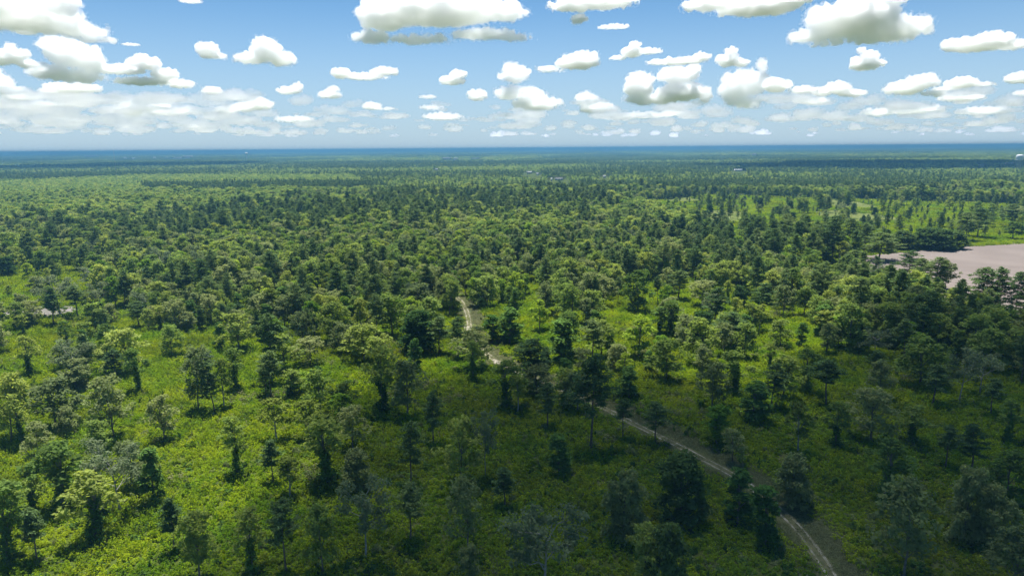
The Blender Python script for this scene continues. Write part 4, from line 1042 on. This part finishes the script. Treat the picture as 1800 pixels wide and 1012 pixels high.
# cloud cover overhead, above the frame, whose shade lies on the foreground and on two far strips of forest
def overhead(px, n, r, seed, alt, label, dens=0.022):
    G = gpoly(px); off = SUN_DIR * (alt / SUN_DIR[2])
    lo, hi = G.min(0), G.max(0); pts = []; q = np.random.default_rng(seed)
    while len(pts) < n:
        c = lo + (hi - lo) * q.random((400, 2)); c = c[inside(c, G)]; pts.extend(c.tolist())
    pts = np.array(pts[:n]); cen = pts.mean(0)
    bl_ = [(p_[0] - cen[0], 40 + q.uniform(0, 60), r * q.uniform(.7, 1.2), r * 0.75, p_[1] - cen[1], r * q.uniform(.7, 1.2)) for p_ in pts]
    me = cloud_mesh("overhead_cloud", bl_, seed, cloud_mat("overhead_droplets", dens, g=0.6), res=150, rough=0.35, base=0.0)
    return tag(add("overhead_cloud", me, loc=(cen[0] + off[0], cen[1] + off[1], alt)), label, kind="stuff")
overhead([(520, 1100), (560, 960), (590, 850), (640, 740), (700, 690), (800, 670), (900, 650), (1000, 640), (1100, 665), (1250, 665), (1420, 640), (1540, 600), (1650, 575), (1850, 590), (2000, 700), (2100, 1100)], 130, 42, 901, 1150, "cloud overhead shading the brush on the right")
overhead([(500, 560), (600, 510), (700, 500), (770, 515), (770, 580), (650, 615), (560, 600)], 10, 32, 902, 1150, "cloud overhead shading the wood left of the track", dens=0.007)
overhead([(1260, 297), (1400, 290), (1600, 287), (1800, 286), (1900, 290), (1900, 299), (1650, 302), (1420, 299)], 70, 240, 903, 1300, "cloud overhead shading the far forest on the right", dens=0.06)
overhead([(-60, 296), (100, 293), (300, 290), (430, 289), (380, 293), (200, 297), (0, 300)], 45, 270, 904, 1400, "cloud overhead shading the far forest on the left", dens=0.06)

# ------------------------------------------------------------------ haze: the air between here and the horizon
hm, n, l = new_mat("summer_haze"); n.remove(n["Principled BSDF"])
pv = n.new("ShaderNodeVolumePrincipled"); pv.inputs["Color"].default_value = (0.13, 0.33, 0.55, 1); pv.inputs["Density"].default_value = 1.35e-4; pv.inputs["Anisotropy"].default_value = 0.0
l.new(pv.outputs[0], n["Material Output"].inputs["Volume"])
HZ = FAR * 1.02
V, Q = box(-HZ, HZ, -3200, HZ, -1.0, CAMH + 15.0)
tag(add("haze", mesh_from("haze", V, quads=Q, mats=(hm,))), "thin blue haze over the forest", kind="stuff")

# ------------------------------------------------------------------ what each thing is called
MARKS = [("the track's bottom end", 1440, 985), ("the densest dark evergreen", 1196, 880), ("the bright green trackside tree", 1260, 760), ("the straight stretch of track", 1120, 745),
         ("the tall pine by the track", 1039, 750), ("the upper bend of the track", 826, 585), ("the sandy spot on the track", 878, 634), ("the dark little cedar", 960, 640), ("the sunlit glade", 1220, 530),
         ("the tip of the ploughed field", 1490, 460), ("the ploughed field's front pines", 1740, 520), ("the ploughed field's far edge", 1700, 430), ("the grey sandy patch", 80, 545), ("the lone vine column", 417, 800),
         ("the big dark sunlit-brush tree", 577, 810), ("the bottom corner's thin pine", 66, 960), ("the bottom corner's bluish tree", 1785, 990), ("the town side's edge", 5, 700), ("the field side's edge", 1795, 700),
         ("the pale forked tree low down", 643, 950), ("the slim white-trunked tree", 1403, 770), ("the big pale green tree", 1588, 970), ("the wide spreading sunlit tree", 201, 740), ("the two bare pale trees", 1704, 680),
         ("the two slim sunlit trunks", 385, 700), ("the far clearing's pines", 1450, 390), ("the vine tree cut off below", 440, 990), ("the drooping tree at the bottom", 822, 950), ("the darkest trackside clump", 735, 600),
         ("the track's hidden end", 750, 494), ("the glade's green column tree", 1124, 600), ("the two white-stemmed trees", 854, 810), ("the willow beside the track", 1391, 860), ("the narrow trackside pair", 1320, 890),
         ("the pale tree above the sand", 172, 500), ("the lowest rounded willow", 627, 835)]
LOOK = {"broad": "leafy green tree", "grey": "greyish green tree", "bright": "fresh green tree", "yellow": "slender yellowish tree", "hard": "bright round-crowned tree", "vine": "vine-wrapped tree", "column": "dark vine-covered tree",
        "dense": "dense dark evergreen", "willow": "low soft-crowned tree", "pale": "half-bare pale tree", "pine": "long-trunked pine", "slimpine": "slim pine", "crownpine": "flat-topped pine", "cedar": "small dark cedar",
        "shrub": "dark green shrub", "paleshrub": "greyish shrub"}
ORD = "first second third fourth fifth sixth seventh eighth ninth tenth eleventh twelfth thirteenth fourteenth fifteenth sixteenth".split()
SHADE_PX = [(520, 1200), (560, 960), (590, 850), (640, 740), (700, 690), (800, 670), (900, 650), (1000, 640), (1100, 665), (1250, 665), (1420, 640), (1540, 600), (1650, 575), (1850, 590), (2000, 700), (2100, 1200)]
GROUPS = {"broadleaf_tree": "broadleaf trees of the brushland and wood", "pine_tree": "pines of the brushland and wood", "vine_clad_tree": "vine covered trees of the brushland and wood", "slender_tree": "slender yellowish trees",
          "willow_tree": "low willow-like trees", "evergreen_tree": "dense dark evergreens", "pale_limbed_tree": "half-bare pale trees", "cedar_tree": "small cedars", "shrub": "shrubs standing out of the brush"}
sh = inside(np.array([(t["u"], t["v"]) for t in THINGS]), SHADE_PX)
classes = {}
for t, s_ in zip(THINGS, sh):
    um, vm = t["u"], t["v"] - 25
    dd = [(math.hypot((um - a) * 0.8, (vm - b) * 1.5), k) for k, (_, a, b) in enumerate(MARKS)]
    d_, k = min(dd); _, a, b = MARKS[k]
    dx, dy = (um - a) * 0.8, (vm - b) * 1.5
    where = ("toward the field from" if dx > 0 else "toward the town from") if abs(dx) > abs(dy) else ("in front of" if dy > 0 else "beyond")
    if t["kind"] in ("shrub", "paleshrub"): sz = ""
    else: sz = "tall " if t["h"] > VAR[t["kind"]][2] * 1.12 else ("small " if t["h"] < VAR[t["kind"]][2] * 0.78 else "")
    look = ("shaded " if s_ else "sunlit ") + sz + LOOK[t["kind"]]
    classes.setdefault((look, where, k), []).append((d_, t))
nshare = 0
for (look, where, k), L_ in classes.items():
    L_.sort(key=lambda p: p[0])
    for i, (d_, t) in enumerate(L_):
        if i < 16: lab = f"{look}, {ORD[i]} {where} {MARKS[k][0]}"
        else: lab = f"{look}, well {where} {MARKS[k][0]}"; nshare += 1
        tag(t["obj"], lab, "shrub" if t["fam"] == "shrub" else ("pine" if t["fam"] == "pine_tree" else "tree"), GROUPS[t["fam"]])
print("shared tree labels", nshare)
CLAB = {"C1": "huge white cloud filling the top corner above the town", "C2": "tiny cloud fleck just under the huge top corner cloud", "C3": "ragged puffy cloud below the huge top corner cloud at the edge",
        "C4": "towering bulging cloud under the huge top corner cloud", "C5": "dark based cloud cut off by the edge over the town", "C6": "long billowing cloud trailing beside the towering one over the town", "C7": "flat white cloud lying under the towering one over the town",
        "C8": "small upright cloud beside the bright domed lone cloud", "C9": "bright domed cloud standing alone in open blue sky", "C10": "biggest grey bellied cloud at the top of the sky, wide and ragged", "C11": "long flat cloud under the biggest grey bellied cloud",
        "C12": "small tufted cloud under the middle of the sky above the tower cloud", "C13": "low humped cloud with a thin tail, mid sky above the tower cloud", "C14": "wide cloud cut by the top edge beside the biggest grey one", "C15": "thin streak under the wide cloud at the top edge",
        "C16": "long grey based cloud along the top edge before the mound cloud", "C17": "great mound shaped cloud with a grey base above the ploughed field side", "C18": "long smooth cloud trailing off beside the great mound cloud", "C19": "small puff right-under the great mound cloud".replace("right-under", "hanging under"),
        "C20": "small winged cloud between the humped and the long flat ones", "C21": "flat long cloud above the broad double-headed cloud", "C22": "small fluffy cloud directly above the tall anvil-less tower".replace("anvil-less tower", "blue based tower"), "C23": "broad double-headed cloud low over the forest", "C24": "tall blue based cloud tower low over the forest",
        "C25": "puffy cloud joined to the foot of the tall blue based tower", "C26": "small humped cloud in the low row before the paired clouds", "C27": "rounded cloud of the low pair above the ploughed field", "C28": "spread out cloud of the low pair above the ploughed field", "C29": "flat shelf of cloud beneath the spread out low cloud",
        "C30": "rounded cloud cut by the edge above the water tank", "C31": "small low cloud at the edge beneath the rounded one", "C32": "upright cloud tower low over the middle of the forest", "C33": "sloping low cloud beneath the bright domed lone cloud", "C34": "small low humped cloud under the long flat one",
        "C35": "small low cloud with a thin tail in the middle distance", "C36": "little ragged cloud below the bright domed lone cloud", "C37": "little cloud at the shoulder of the upright middle tower", "C38": "low heap of cloud between the middle tower and double-headed cloud", "C39": "small cloud at the end of the long billowing one",
        "C40": "low broad heap under the long billowing cloud over the town", "C41": "flat low band of cloud over the town", "C42": "thin low dash of cloud beneath the small tufted one", "C43": "low pale bank before the upright middle tower", "C44": "low pale heap beneath the rounded cloud of the pair",
        "C45": "low flat cloud beneath the puffy cloud by the blue tower", "C46": "low pale bank beneath the double-headed cloud", "C47": "low pale bank beneath the flat shelf cloud", "C48": "thin wisp alone in blue sky beside the huge corner cloud", "C49": "faint low bank between the sloping and humped low clouds", "C50": "small scrap of cloud on the top edge before the biggest one"}
for o in list(COL.objects):
    if "cl" in o:
        tag(o, CLAB[o["cl"]], "cloud", "clouds over the forest"); del o["cl"]
